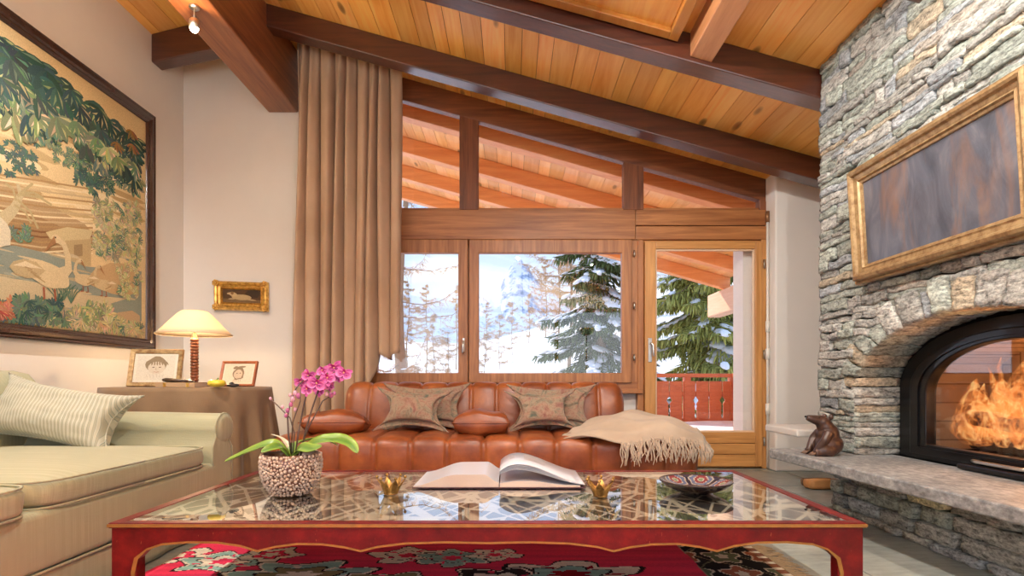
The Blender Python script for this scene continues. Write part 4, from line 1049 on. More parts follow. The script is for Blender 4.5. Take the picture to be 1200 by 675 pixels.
def softbox(x0, x1, y0, y1, z0, z1, crown_, name, seed, e=5.0):
    m = MB(); nu, nv = 28, 36; cx, cy, cz = (x0+x1)/2, (y0+y1)/2, (z0+z1)/2; hx, hy, hz = (x1-x0)/2, (y1-y0)/2, (z1-z0)/2
    def sg(v, p): return math.copysign(abs(v)**p, v)
    def fn(u, v):
        a = 2*PI*u; b = PI*(v-.5); ca, sa, cb, sb = math.cos(a), math.sin(a), math.cos(b), math.sin(b)
        q1, q2 = .18, .38
        X = sg(cb, q2)*sg(ca, q1); Y = sg(cb, q2)*sg(sa, q1); Z = sg(sb, q2)
        k = (1-min(1, abs(X)**2.2))*(1-min(1, abs(Y)**2.2))
        return (cx+hx*X+.006*nz((X*2, Y*2, Z*2+seed), 1), cy+hy*Y+.006*nz((X*2+4, Y*2, Z+seed), 1), cz+hz*Z*(1+crown_*k)+.008*nz((X*3, Y*3, Z+seed), 1)*cb**.3 if cb > 0 else cz+hz*Z)
    m.grid(fn, 80, 40, wrapu=True); o = m.build(name, M_cs, cs)
    m = MB()
    for zz in (z1-.014, z0+.014): m.tube([(cx+(hx-.004)*sg(math.cos(2*PI*k/120), .18), cy+(hy-.004)*sg(math.sin(2*PI*k/120), .18), zz) for k in range(121)], .0045, 6)
    m.build('piping', M_cs, o); return o
softbox(-2.72, CX+.01, 1.84, 2.90, .355, .475, .32, 'seat_cushion', 1)
softbox(-2.72, CX+.03, .82, 1.825, .355, .475, .32, 'seat_cushion', 2)
softbox(-2.72, CX+.01, .08, .805, .355, .475, .32, 'seat_cushion', 3)
# back
sweep_y([(-2.97, .155), (-2.62, .155), (-2.62, .60), (-2.64, .78), (-2.70, .845), (-2.79, .865), (-2.90, .85), (-2.96, .79)], YS0, 3.05, 'b', 40, .006).build('backrest', M_cs, cs)
# arm with roll
def arm(y_in, y_out, dirn, name='arm'):
    m = MB(); yc = lerp(y_in, y_out, .58); r = .085
    prof = [(y_in, .16)]+[(y_in, .45)]
    for k in range(15): a = PI*1.15-(PI*1.45)*k/14; prof.append((yc+dirn*r*1.08*math.cos(a), .545+r*math.sin(a)))
    prof += [(y_out, .44), (y_out, .16)]; k_ = len(prof)
    xs = [-2.9+1.28*i/24 for i in range(25)]
    def fn(u, v):
        i = min(int(round(u*k_)), k_) % k_; x = lerp(-2.9, CX-.01, v); p = prof[i]; return (x, p[0]+.004*nz((x*4, p[0]*5, p[1]*5), 1), p[1]+.006*nz((x*3, p[0]*3, 2), 1)+(.02*(1-v)))
    m.grid(fn, k_, 24, wrapu=True); vs = [fn(i/k_, 1) for i in range(k_)]; c_ = sum((Vector(v) for v in vs), Vector())/k_+Vector((.012, 0, 0)); m.add(vs+[c_], [(i, (i+1) % k_, k_) for i in range(k_)])
    a_ = m.build(name, M_cs, cs)
    m = MB(); m.tube([Vector(fn(i/k_, 1))+Vector((.004, 0, 0)) for i in range(k_)], .0055, 6); m.build('piping', M_cs, a_)
    # front scroll boss
    m = MB(); m.lathe([(0, .0), (.05, .0), (.074, -.006), (.084, -.02)], (0, 0, 0), 28)
    m.v = [(CX-.012+.022+v[2]*.9, yc+v[0], .547+v[1]) for v in m.v]; m.build('scroll_panel', M_cs, a_)
    return a_
arm(2.93, 3.13, 1)
arm(.05, -.15, -1)
# striped pillow
def stripe_pillow():
    t = NT('striped_ticking'); t.set(rough=.9, sheen=.2)
    w = t.n('ShaderNodeTexWave'); w.wave_type = 'BANDS'; w.bands_direction = 'X'; t.l(t.coord((1,0,0), 'Object'), w.inputs[0]); w.inputs['Scale'].default_value = 16; w.inputs['Distortion'].default_value = .0
    w2 = t.n('ShaderNodeTexWave'); w2.wave_type = 'BANDS'; w2.bands_direction = 'X'; t.l(t.coord((1,0,0), 'Object'), w2.inputs[0]); w2.inputs['Scale'].default_value = 45
    c = t.ramp(w.outputs[0], [(.3, (.46,.45,.36)), (.5, (.46,.45,.36)), (.58, (.12,.18,.175)), (.8, (.34,.33,.25))])
    t.base(t.mix(t.ramp(w2.outputs[0], [(.6, 0.0), (.8, .45)]), c, (.40,.38,.28))); t.bump(t.noise(t.coord(), 220, 2), .25, .002); return t.m
M_strip = stripe_pillow()
cushion('striped_pillow', Vector((-2.33, 2.80, .635)), .84, .35, .22, -.42, -.10, M_strip, 'long blue and cream striped pillow leaning at the arm of the cream sofa', flange=0, pinch=.26, seed=6, roll=.16, nw=34, power=.45)
# ------------------------------------------------------------------ round table with cloth
M_cloth = fabric('taupe_table_cloth', (.27,.18,.105), (.22,.145,.085), 200)
tc_ = Vector((-2.37, 4.03, 0)); TR = .545; TH = .765
t = thing('side_table', tc_, 'round wooden side table hidden under the taupe cloth', 'table')
m = MB(); m.lathe([(0, TH-.03), (TR-.015, TH-.03), (TR-.012, TH-.01), (0, TH-.01)], tc_, 48); m.build('tabletop', M_beamC, t)
for k in range(4):
    a = PI/4+k*PI/2; m = MB(); m.tube([tc_+Vector((.32*math.cos(a), .32*math.sin(a), 0)), tc_+Vector((.32*math.cos(a), .32*math.sin(a), TH-.03))], .025, 10); m.build('leg', M_beamC, t)
m = MB()
def cf_(u, v):
    a = 2*PI*u
    if v < .35: r = TR*(v/.35); return tc_+Vector((r*math.cos(a), r*math.sin(a), TH-.001))
    w = (v-.35)/.65; k = .5+.5*math.sin(a*17+1.3*math.sin(a*3)); f = sm(w*1.5)
    r = TR+.004+.006*min(1, w*10)+f*(-.03+.075*k)+.02*w; z = TH-.002-(TH-.012)*w
    if w < .03: z = TH-.003
    p = tc_+Vector((r*math.cos(a), r*math.sin(a), z)); p.x = max(p.x, XL+.02); return p
m.grid(cf_, 340, 40, wrapu=True); o = m.build('table_cloth', M_cloth); tag(o, 'floor length taupe cloth falling in folds over the round corner table', 'tablecloth')
# lamp
def shade_mat():
    t = NT('lamp_shade_fabric'); t.b.inputs['Roughness'].default_value = .9
    tl = t.n('ShaderNodeBsdfTranslucent'); tl.inputs[0].default_value = (.95, .82, .62, 1); df = t.n('ShaderNodeBsdfDiffuse'); df.inputs[0].default_value = (.85,.76,.63,1)
    mx = t.n('ShaderNodeMixShader'); mx.inputs[0].default_value = .5; t.l(df.outputs[0], mx.inputs[1]); t.l(tl.outputs[0], mx.inputs[2]); t.l(mx.outputs[0], t.out.inputs[0]); return t.m
lc = Vector((P(228, 446, 4.22).x, 4.22, TH)); lp = thing('table_lamp', lc, 'lit table lamp with wide cream cone shade on the round table', 'lamp')
m = MB(); m.box(lc.x-.10, lc.x+.09, lc.y-.09, lc.y+.09, TH, TH+.015); m.box(lc.x-.085, lc.x+.075, lc.y-.075, lc.y+.075, TH+.015, TH+.032); m.build('lamp_base', plain('dark_red_wood', (.16,.035,.025), .3, coat=.4), lp, bevel=.004)
m = MB(); pr_ = [(.024, .03)]
for k in range(14): z0 = .04+k*.0235; pr_ += [(.0235, z0), (.029, z0+.004), (.029, z0+.018), (.0235, z0+.0215)]
pr_ += [(.02, .38), (.012, .40), (.012, .43)]
m.lathe(pr_, lc, 24); m.build('stem', wood('ringed_lamp_stem', (.36,.12,.05), (.14,.035,.02), (1,1,.3), 30, .3, coat=.4), lp)
sh0 = 1.165-TH; sc_ = 4.22/F
m = MB(); m.lathe([(.262, sh0), (.215, sh0+.048), (.165, sh0+.105), (.115, sh0+.158), (.09, sh0+.178), (.075, sh0+.182)], lc, 56); m.build('lamp_shade', shade_mat(), lp, solid=.002)
m = MB(); m.lathe([(.263, sh0-.003), (.2655, sh0), (.263, sh0+.005)], lc, 56); m.lathe([(.073, sh0+.180), (.0765, sh0+.182), (.073, sh0+.185)], lc, 56); m.build('shade_rim', plain('shade_trim', (.75,.58,.38), .8), lp)
m = MB(); m.ell(lc+Vector((0,0,sh0+.075)), (.028,.028,.038), 12, 10); m.build('bulb', (lambda t: (t.set(em=(1,.72,.38), es=10.0), t.m)[1])(NT('warm_bulb')), lp)
def light(kind, name, loc, energy, col, size=.05, rot_=(0,0,0), **k):
    l = bpy.data.lights.new(name, kind); l.energy = energy; l.color = col
    if kind in ('POINT', 'SPOT'): l.shadow_soft_size = size
    for a, v in k.items(): setattr(l, a, v)
    o = bpy.data.objects.new(name, l); C.objects.link(o); o.location = loc; o.rotation_euler = rot_; return o
light('POINT', 'lamp_light', lc+Vector((0,0,sh0+.02)), 12, (1,.70,.40), .035)
# vector art helper: flat coloured patches layered on a surface
class Art:
    def __init__(s, mp, step=.0002): s.m = MB(); s.mp = mp; s.k = 0; s.step = step
    def poly(s, pts, col):
        s.k += 1; h = s.k*s.step; n = len(pts)
        s.m.add([s.mp(x, y, h) for x, y in pts], [tuple(range(n))], col, smooth=False)
    def blob(s, x, y, rx, ry, col, n=12, a=0, jit=0, seed=0):
        ca, sa = math.cos(a), math.sin(a); pts = []
        for i in range(n):
            t = 2*PI*i/n; q = 1+jit*noise.noise(Vector((math.cos(t)*1.7+seed, math.sin(t)*1.7, seed*.37)))
            u, v = rx*q*math.cos(t), ry*q*math.sin(t); pts.append((x+u*ca-v*sa, y+u*sa+v*ca))
        s.poly(pts, col)
    def leaf(s, x, y, ln, wd, a, col, col2=None):
        ca, sa = math.cos(a), math.sin(a)
        def T(u, v): return (x+u*ca-v*sa, y+u*sa+v*ca)
        s.poly([T(0, 0), T(ln*.25, wd*.42), T(ln*.6, wd*.5), T(ln*.88, wd*.3), T(ln, 0), T(ln*.88, -wd*.3), T(ln*.6, -wd*.5), T(ln*.25, -wd*.42)], col)
        if col2: s.poly([T(ln*.08, wd*.1), T(ln*.55, wd*.40), T(ln*.9, wd*.1), T(ln*.5, wd*.08)], col2)
    def line(s, pts, w, col):
        L = []; Rr = []
        for i, p in enumerate(pts):
            q0 = pts[max(i-1, 0)]; q1 = pts[min(i+1, len(pts)-1)]; dx, dy = q1[0]-q0[0], q1[1]-q0[1]; d = math.hypot(dx, dy) or 1
            ww = w if not isinstance(w, (list, tuple)) else w[i]
            L.append((p[0]-dy/d*ww, p[1]+dx/d*ww)); Rr.append((p[0]+dy/d*ww, p[1]-dx/d*ww))
        for i in range(len(pts)-1): s.poly([L[i], L[i+1], Rr[i+1], Rr[i]], col)
# small gilt picture on the back wall
M_art = vcol('painted_surface', .6, 120, .2, .3, bstr=.1)
gx0, gx1, gz0, gz1 = P(252,0,5.1).x, P(315,0,5.1).x, 1.462, 1.732
gp = thing('gilt_picture', ((gx0+gx1)/2, 5.1, gz0), 'little ornate gold framed picture of a resting dog on the back wall', 'picture')
ang = -.035
def mkg(x, z, h):
    cx, cz = (gx0+gx1)/2, (gz0+gz1)/2; dx, dz = x-cx, z-cz; return Vector((cx+dx*math.cos(ang)-dz*math.sin(ang)*0, YB-.012-h-.01*(z-gz0), cz+dz+dx*math.sin(ang)))
frame('frame', (gx0, gx1, gz0, gz1), .07, [(0, 0), (.0, .02), (.008, .042), (.02, .05), (.034, .044), (.04, .028), (.058, .024), (.064, .03), (.07, .022), (.076, .01)], mkg, M_goldb, gp)
for (cx_, cz_) in ((gx0+.025, gz0+.025), (gx1-.025, gz0+.025), (gx0+.025, gz1-.025), (gx1-.025, gz1-.025)):
    m = MB()
    for k in range(7): a = 2*PI*k/7; m.ell(mkg(cx_+.022*math.cos(a), cz_+.022*math.sin(a), .045), (.013, .010, .013), 8, 6)
    m.ell(mkg(cx_, cz_, .05), (.014, .012, .014), 10, 6); m.build('carved_corner', M_goldb, gp)
m = MB()
for zz in (gz0+.02, gz1-.02):
    m = MB()
    for k in range(1, 12): m.ell(mkg(lerp(gx0, gx1, k/12), zz, .046), (.030, .007, .006), 8, 5)
    m.build('carved_beading', M_goldb, gp)
a = Art(lambda x, y, h: mkg(lerp(gx0+.07, gx1-.07, x), lerp(gz0+.07, gz1-.07, y), .012+h), .0003)
a.poly([(0,0),(1,0),(1,1),(0,1)], (.10,.05,.02)); a.poly([(0,0),(1,0),(1,.25),(0,.3)], (.20,.12,.05)); a.blob(.8,.7,.2,.3,(.05,.03,.015),jit=.3)
a.blob(.5,.42,.26,.20,(.50,.36,.18),16,-.15); a.blob(.28,.62,.10,.16,(.56,.42,.22),14,.3); a.blob(.20,.66,.08,.08,(.55,.40,.22)); a.blob(.26,.70,.04,.12,(.25,.13,.05)); a.leaf(.6,.3,.3,.1,-.3,(.48,.34,.17)); a.leaf(.35,.3,.2,.1,3.3,(.50,.36,.2))
a.m.build('painted_panel', M_art, gp, recalc=False)
# standing photo frames
def photo(name, label, c, w, h, lean_, yaw, mat, fw, art):
    t = thing(name, c, label, 'picture frame'); M = Matrix.Translation(c) @ Matrix.Rotation(yaw, 4, 'Z') @ Matrix.Rotation(-lean_, 4, 'X')
    mk = lambda x, z, hh: M @ Vector((x, -hh, z))
    frame('frame', (-w/2, w/2, .0, h), fw, [(0, -.008), (0, .012), (.004, .016), (fw*.6, .013), (fw-.003, .010), (fw, .003)], mk, mat, t)
    m = MB(); m.add([mk(-w/2, .0, -.008), mk(w/2, .0, -.008), mk(w/2, h, -.008), mk(-w/2, h, -.008)], [(0,1,2,3)]); m.build('backing', M_mortar, t)
    m = MB(); m.prism([(-.02, 0), (.02, 0), (.02, h*.75), (-.02, h*.75)], 0, .004, 'y'); m.v = [tuple(M @ (Matrix.Translation((0, .012, h*.78)) @ Matrix.Rotation(lean_*2.2, 4, 'X') @ Vector((v[0], v[1], v[2]-h*.78)))) for v in m.v]; m.build('easel_strut', M_mortar, t)
    aa = Art(lambda x, y, hh: mk(lerp(-w/2+fw, w/2-fw, x), lerp(fw, h-fw, y), .002+hh), .0002); art(aa); aa.m.build('print', M_art, t, recalc=False); return t
def art1(a):
    a.poly([(0,0),(1,0),(1,1),(0,1)], (.76,.70,.58)); a.poly([(.06,.08),(.94,.08),(.94,.94),(.06,.94)], (.70,.64,.52)); h = (.30,.22,.13)
    a.blob(.52,.62,.26,.27,h,18,jit=.25); a.blob(.52,.50,.20,.22,(.66,.57,.44),18)
    for k in range(9): a.leaf(.32+k*.05,.74,.16,.035,-1.9+.1*k,h)
    for x in (.45, .60): a.blob(x,.52,.03,.018,(.15,.10,.07),8)
    a.line([(.52,.50),(.50,.43),(.54,.42)], .006, (.4,.28,.18)); a.line([(.47,.36),(.53,.345),(.58,.36)], .009, (.45,.22,.16))
    for k in range(6): a.line([(.30+k*.08,.27),(.34+k*.07,.16)], .004, (.5,.42,.32))
def art2(a):
    a.poly([(0,0),(1,0),(1,1),(0,1)], (.80,.70,.52)); a.poly([(.05,.06),(.95,.06),(.95,.95),(.05,.95)], (.78,.66,.48)); h = (.28,.19,.11)
    a.blob(.52,.52,.20,.30,h,16,jit=.4); a.blob(.50,.48,.15,.22,(.66,.50,.34),14,jit=.2); a.blob(.40,.80,.10,.07,h,12,.3,.4); a.leaf(.42,.82,.3,.1,.1,h)
    for (x, y) in ((.45,.52),(.56,.53)): a.blob(x,y,.025,.02,(.12,.08,.05),8)
    for k in range(5): a.line([(.42+k*.05,.30),(.36+k*.06,.12)], .005, h)
M_fr1 = gold('worn_gilt_wood', (.52,.36,.17), (.25,.14,.06), .45, .3)
M_fr2 = wood('cherry_frame', (.52,.17,.06), (.28,.07,.03), (.3,1,.3), 20, .35)
photo('photo_frame', 'gilt wood frame with a pencil drawing of a child, below the tapestry corner', P(180, 451, 3.92)*1+Vector((0,0,TH+.002-P(180,451,3.92).z)), .36, .275, .22, .10, M_fr1, .032, art1)
photo('photo_frame', 'reddish wood frame with a small portrait sketch, right of the lamp', P(277, 452, 4.05)*1+Vector((0,0,TH+.002-P(277,452,4.05).z)), .275, .195, .30, -.08, M_fr2, .018, art2)
# books, glasses case, fruit
def closed_book(c, w, d, h, rz_, cov, label):
    t = thing('closed_book', c, label, 'book', None); M = Matrix.Translation(c) @ Matrix.Rotation(rz_, 4, 'Z')
    def bx(m, *a): m.box(*a); m.v[-8:] = [tuple(M @ Vector(v)) for v in m.v[-8:]]
    m = MB(); bx(m, -w/2, w/2, -d/2, d/2, 0, .003); bx(m, -w/2, w/2, -d/2, d/2, h-.003, h); bx(m, -w/2, w/2, -d/2, -d/2+.003, .002, h-.002); m.build('cover', cov, t)
    m = MB(); bx(m, -w/2+.004, w/2-.004, -d/2+.003, d/2-.004, .003, h-.003); m.build('pages', M_pedge, t)
    m = MB(); bx(m, -w*.3, -w*.3+.02, -d/2-.001, -d/2+.002, .001, h-.001); m.build('spine_band', M_goldb, t)
    m = MB(); bx(m, w*.28, w*.28+.02, -d/2-.001, -d/2+.002, .001, h-.001); m.build('spine_band', M_goldb, t); return t
b1c = Vector((P(211, 446, 3.68).x, 3.70, TH+.002)); closed_book(b1c, .26, .16, .030, .02, plain('tan_book_cloth', (.42,.28,.16), .7), 'pale tan hardback lying flat in front of the table lamp')
b2c = Vector((P(196, 446, 3.68).x-.06, 3.78, TH+.002)); 
# folded dark spectacles pouch on the book
m = MB(); pc = Vector((b1c.x-.03, b1c.y-.01, TH+.033)); 
m.ell(pc+Vector((0,0,.012)), (.10,.04,.012), 20, 10, jit=.25); m.ell(pc+Vector((-.05,.0,.018)), (.05,.03,.012), 16, 8, jit=.2); m.tube([pc+Vector((.05,0,.012)), pc+Vector((.11,-.01,.006)), pc+Vector((.14,-.015,.002))], [.012,.008,.003], 8)
remeshed(m, 'leather_pouch', plain('dark_brown_leather', (.045,.022,.012), .35, bscale=60, coat=.3), None, .0035, 3)
tag(bpy.data.objects['leather_pouch'], 'crumpled dark brown leather pouch lying on the tan book', 'pouch')
fc = Vector((P(254, 446, 3.66).x, 3.66, TH+.001)); ft = thing('yellow_gourd', fc, 'small yellow squash on the taupe tablecloth beside the tan book', 'squash')
m = MB()
def gf(u, v):
    a = 2*PI*u; b = PI*v; lob = 1+.07*abs(math.cos(a*4))**.6-.04; r = .055*math.sin(b)**.8*lob
    return fc+Vector((r*math.cos(a), r*math.sin(a), .027+.027*math.cos(b)-.012*math.exp(-(v/.12)**2)))
m.grid(gf, 64, 24, wrapu=True); m.build('fruit', plain('yellow_skin', (.82,.62,.06), .35, var=.08, coat=.3), ft)
m = MB(); m.tube([fc+Vector((0,0,.04)), fc+Vector((.002,0,.052)), fc+Vector((.012,-.002,.060))], [.007,.004,.005], 8); m.build('stalk', plain('green_stalk', (.16,.25,.05), .6), ft)
m = MB(); q = Vector((P(271, 446, 3.74).x, 3.76, TH)); m.ell(q+Vector((0,0,.012)), (.045,.03,.012), 14, 8); m.ell(q+Vector((-.008,0,.022)), (.018,.016,.014), 12, 8); m.ell(q+Vector((.02,0,.014)), (.025,.02,.01), 12, 8)
remeshed(m, 'stone_figurine', plain('black_stone', (.02,.018,.018), .3), None, .003, 3); tag(bpy.data.objects['stone_figurine'], 'tiny black carved lump in front of the red wood photo frame', 'figurine')
closed_book(Vector((P(150,446,3.78).x+.10, 3.90-.02, TH+.002)) if False else Vector((lc.x+.06, 3.99, TH+.002)), .30, .17, .022, .04, plain('dark_green_cloth', (.06,.05,.035), .6), 'thin dark book lying between the yellow squash and the lamp')
# ------------------------------------------------------------------ tapestry
M_tap = vcol('woven_tapestry', .92, 150, .35, .1, bstr=.4)
TP0, TP1, TZ0, TZ1 = 2.25, 4.66, 1.07, 3.06
tp = thing('framed_tapestry', (XL+.02, 3.45, TZ0), 'huge dark framed verdure tapestry with geese and trees on the left wall', 'tapestry')
def mkt(y, z, h): return Vector((XL+.004+h, y, z))
frame('frame', (TP0, TP1, TZ0, TZ1), .085, [(0, 0), (0, .035), (.008, .042), (.02, .036), (.03, .045), (.05, .042), (.062, .030), (.072, .032), (.085, .020), (.09, .01)], mkt, wood('ebonised_frame', (.075,.032,.022), (.02,.009,.008), (1,.2,.2), 20, .22, coat=.5), tp)
def TPX(px, py):
    Y = (-XL-.02)*F/(600-px); return (Y, EYE+(446-py)/F*Y)
AT = Art(lambda y, z, h: Vector((XL+.012+h, y, z)), .0000008)
y0, y1, z0, z1 = TP0+.085, TP1-.085, TZ0+.085, TZ1-.085
CR1 = (.80,.61,.33); CR2 = (.88,.72,.44); TN = (.46,.29,.13); BLG = (.30,.34,.28); DG = (.06,.12,.105); MG = (.15,.24,.16); LG = (.50,.47,.24); BR = (.26,.13,.06)
def band(pts_top, zb, col):  # pixel polyline on top, down to z zb
    P_ = [TPX(*p) for p in pts_top]; P_ = [(max(y0, min(y1, a)), max(z0, min(z1, b))) for a, b in P_]
    AT.poly([(P_[0][0], max(zb, z0))]+P_+[(P_[-1][0], max(zb, z0))], col)
AT.poly([(y0, z0), (y1, z0), (y1, z1), (y0, z1)], CR1)
rt = random.Random(77)
for k in range(140):   # weathered ground: horizontal flecks
    y = rt.uniform(y0+.1, y1-.1); z = rt.uniform(1.8, 2.7); l = rt.uniform(.05, .25); c = rt.choice((CR2, (.60,.44,.22), (.69,.52,.29), (.55,.38,.18)))
    AT.blob(max(y0+l, min(y1-l, y)), z, l, .012+.02*rt.random(), c, 10, .05)
def tq(*p): return [TPX(*q) for q in p]
AT.poly(tq((-35,190),(30,225),(100,262),(120,285),(60,296),(-35,286)), (.50,.34,.18)); AT.poly(tq((-35,235),(40,250),(118,288),(100,300),(-35,290)), (.40,.25,.12))
for k in range(16):
    y = 200+k*6; AT.line(tq((-30,y),(50,y+12),(110,y+22-k)), .006, rt.choice((BR, CR2, TN, (.62,.46,.26))))
AT.poly(tq((55,272),(80,266),(110,270),(106,282),(80,284),(60,280)), (.66,.54,.30)); AT.poly(tq((78,282),(108,280),(108,312),(80,312)), (.55,.42,.22)); AT.poly(tq((88,287),(98,286),(98,300),(88,301)), (.38,.27,.14))
band([(-38,285),(20,288),(70,300),(100,312),(167,318)], 1.30, BLG)
for k in range(70):
    px, py = rt.uniform(-30,160), rt.uniform(292,372); y, z = TPX(px, py); AT.blob(min(y, y1-.14), z, rt.uniform(.04,.13), rt.uniform(.004,.012), rt.choice(((.38,.40,.32),(.25,.29,.25),(.60,.50,.32),(.50,.42,.26),(.66,.55,.34))), 10, .02)
AT.poly(tq((-38,318),(40,330),(100,345),(150,350),(110,362),(30,358),(-38,352)), (.64,.53,.33))
AT.poly(tq((100,330),(112,316),(130,308),(150,309),(162,314),(164,340),(150,348),(132,344),(116,338)), (.60,.42,.22)); AT.poly(tq((116,392),(126,376),(140,366),(156,364),(165,370),(165,396),(140,400)), (.58,.42,.25))
band([(-38,372),(20,374),(60,385),(110,398),(167,402)], z0, (.30,.22,.09))
# trunks and twigs
AT.line(tq((-12,300),(-4,275),(4,258),(18,245),(26,228),(22,215)), [.05,.045,.04,.03,.02,.01], (.60,.50,.30))
for (a, b) in (((22,230),(40,215)),((24,226),(52,232)),((18,240),(38,262)),((20,235),(8,215)),((26,228),(62,240)),((22,234),(46,268))): AT.line(tq(a, ((a[0]+b[0])/2+3, (a[1]+b[1])/2-3), b), .008, (.52,.42,.22))
AT.line(tq((116,250),(112,232),(108,215),(112,205)), [.016,.014,.012,.01], (.66,.52,.30)); AT.line(tq((112,232),(104,218),(92,212)), .008, (.6,.47,.26))
for (a, b) in (((150,300),(152,270)),((152,285),(140,258)),((152,280),(162,262))): AT.line(tq(a, b), .01, (.62,.45,.22))
def sprig(px, py, s, col, col2, n=7, ang=None, jit=.5):
    y, z = TPX(px, py); a0 = ang if ang is not None else rt.uniform(0, 6.28)
    if not (y0+s*1.1 < y < y1-s*.9 and z0+s < z < z1-s*.6): 
        y = max(y0+s*1.1, min(y1-s*1.0, y)); z = max(z0+s, min(z1-s, z))
    for k in range(n):
        a = a0+(k-(n-1)/2)*(2.6/n)+rt.uniform(-.12, .12)
        AT.leaf(y, z, s*rt.uniform(.75, 1.05), s*(.30 if s < .1 else .34), a, tuple(c*rt.uniform(.8, 1.25) for c in col), tuple(c*rt.uniform(.8, 1.15) for c in col2) if col2 else None)
# mid trees
for k in range(150):
    a, r = rt.uniform(0, 6.28), rt.random()**.5; px, py = 122+34*r*math.cos(a), 197+30*r*math.sin(a)
    sprig(px, py, .055, rt.choice((DG, MG, (.08,.14,.12))), rt.choice((LG, MG, None)), 5)
for k in range(30): sprig(rt.uniform(66,100), rt.uniform(168,196), .045, MG, LG, 5)
for k in range(40): sprig(rt.uniform(2,45), rt.uniform(165,205), .04, (.10,.16,.14), MG, 5)
for k in range(150):
    px, py = rt.uniform(112,164), rt.uniform(238,302); sprig(px, py, .06, rt.choice((LG, (.30,.31,.18), (.52,.46,.26), MG)), rt.choice((CR2, (.62,.52,.30))), 6)
for k in range(12): sprig(rt.uniform(10,35), rt.uniform(268,285), .05, MG, BLG, 4, PI/2)
for (px, py) in ((76,348),(84,352),(70,356)):
    for k in range(6): y, z = TPX(px, py); AT.line([(y, z-.02), (y+(k-2.5)*.02, z+.06), (y+(k-2.5)*.04, z+.10)], .004, MG)
# geese
def bird(px, py, s, flip=1, c=(.74,.60,.36)):
    y, z = TPX(px, py); f = flip
    AT.blob(y-.00, z, .165*s, .075*s, c, 20, -.12*f, .12, 1); AT.leaf(y-.02*f, z+.02*s, -.24*s*f, .11*s, .1, (.58,.45,.25), (.80,.68,.45))
    for k in range(4): AT.line([(y-.02*f+(.03*k)*-f*s, z-.05*s+.02*k*s), (y-.10*f*s-.02*k*f*s, z-.02*s+.012*k*s)], .004, (.45,.32,.16))
    AT.line([(y+.10*f*s, z+.02*s), (y+.155*f*s, z+.07*s), (y+.15*f*s, z+.15*s), (y+.12*f*s, z+.215*s), (y+.07*f*s, z+.235*s)], [.045*s,.030*s,.022*s,.020*s,.022*s], c)
    AT.blob(y+.06*f*s, z+.235*s, .035*s, .028*s, c); AT.poly([(y+.045*f*s, z+.25*s), (y-.03*f*s, z+.13*s), (y+.06*f*s, z+.21*s)], (.42,.22,.10)); AT.blob(y+.055*f*s, z+.242*s, .006*s, .006*s, (.05,.03,.02), 8)
    for q in (-.03, .05): AT.line([(y+q*s, z-.08*s), (y+q*s+.005, z-.15*s), (y+q*s-.03*s, z-.155*s)], .008*s, (.40,.13,.07))
bird(57, 322, 1.08, 1); bird(122, 334, .55, -1, (.66,.52,.30)); bird(100, 328, .55, -1, (.70,.56,.33))
y, z = TPX(-2, 262); AT.blob(y-.02, z-.05, .12, .10, (.74,.66,.48), 14, .3, .2)
# bottom foliage
for k in range(210):
    px = rt.uniform(-35,166); py = 388+.06*px+rt.uniform(-14,16)-(8 if 55 < px < 110 else 0)
    col = rt.choice((LG, (.50,.43,.24), (.58,.48,.27), MG)) if px > 50 else rt.choice((DG, MG, (.10,.16,.16)))
    sprig(px, py, .075, col, rt.choice((CR2, (.66,.55,.30))) if px > 50 else MG, 6)
for k in range(26): sprig(rt.uniform(-30,14), rt.uniform(352,388), .075, rt.choice(((.46,.14,.08), (.55,.24,.14), (.38,.10,.07))), (.62,.34,.2), 6)
for k in range(60):
    a, q = rt.uniform(0, 6.28), rt.random()**.5; sprig(112+30*q*math.cos(a), 376+16*q*math.sin(a)-.12*(112-112), .085, rt.choice((LG, (.30,.33,.18), (.60,.52,.30))), rt.choice((CR2, MG)), 5)
for k in range(34): sprig(rt.uniform(140,164), rt.uniform(300,345), .06, rt.choice((LG, MG, (.40,.38,.2))), CR2, 5)
for k in range(30): sprig(rt.uniform(20,80), rt.uniform(352,378), .07, rt.choice((DG, MG)), (.2,.26,.17), 6)
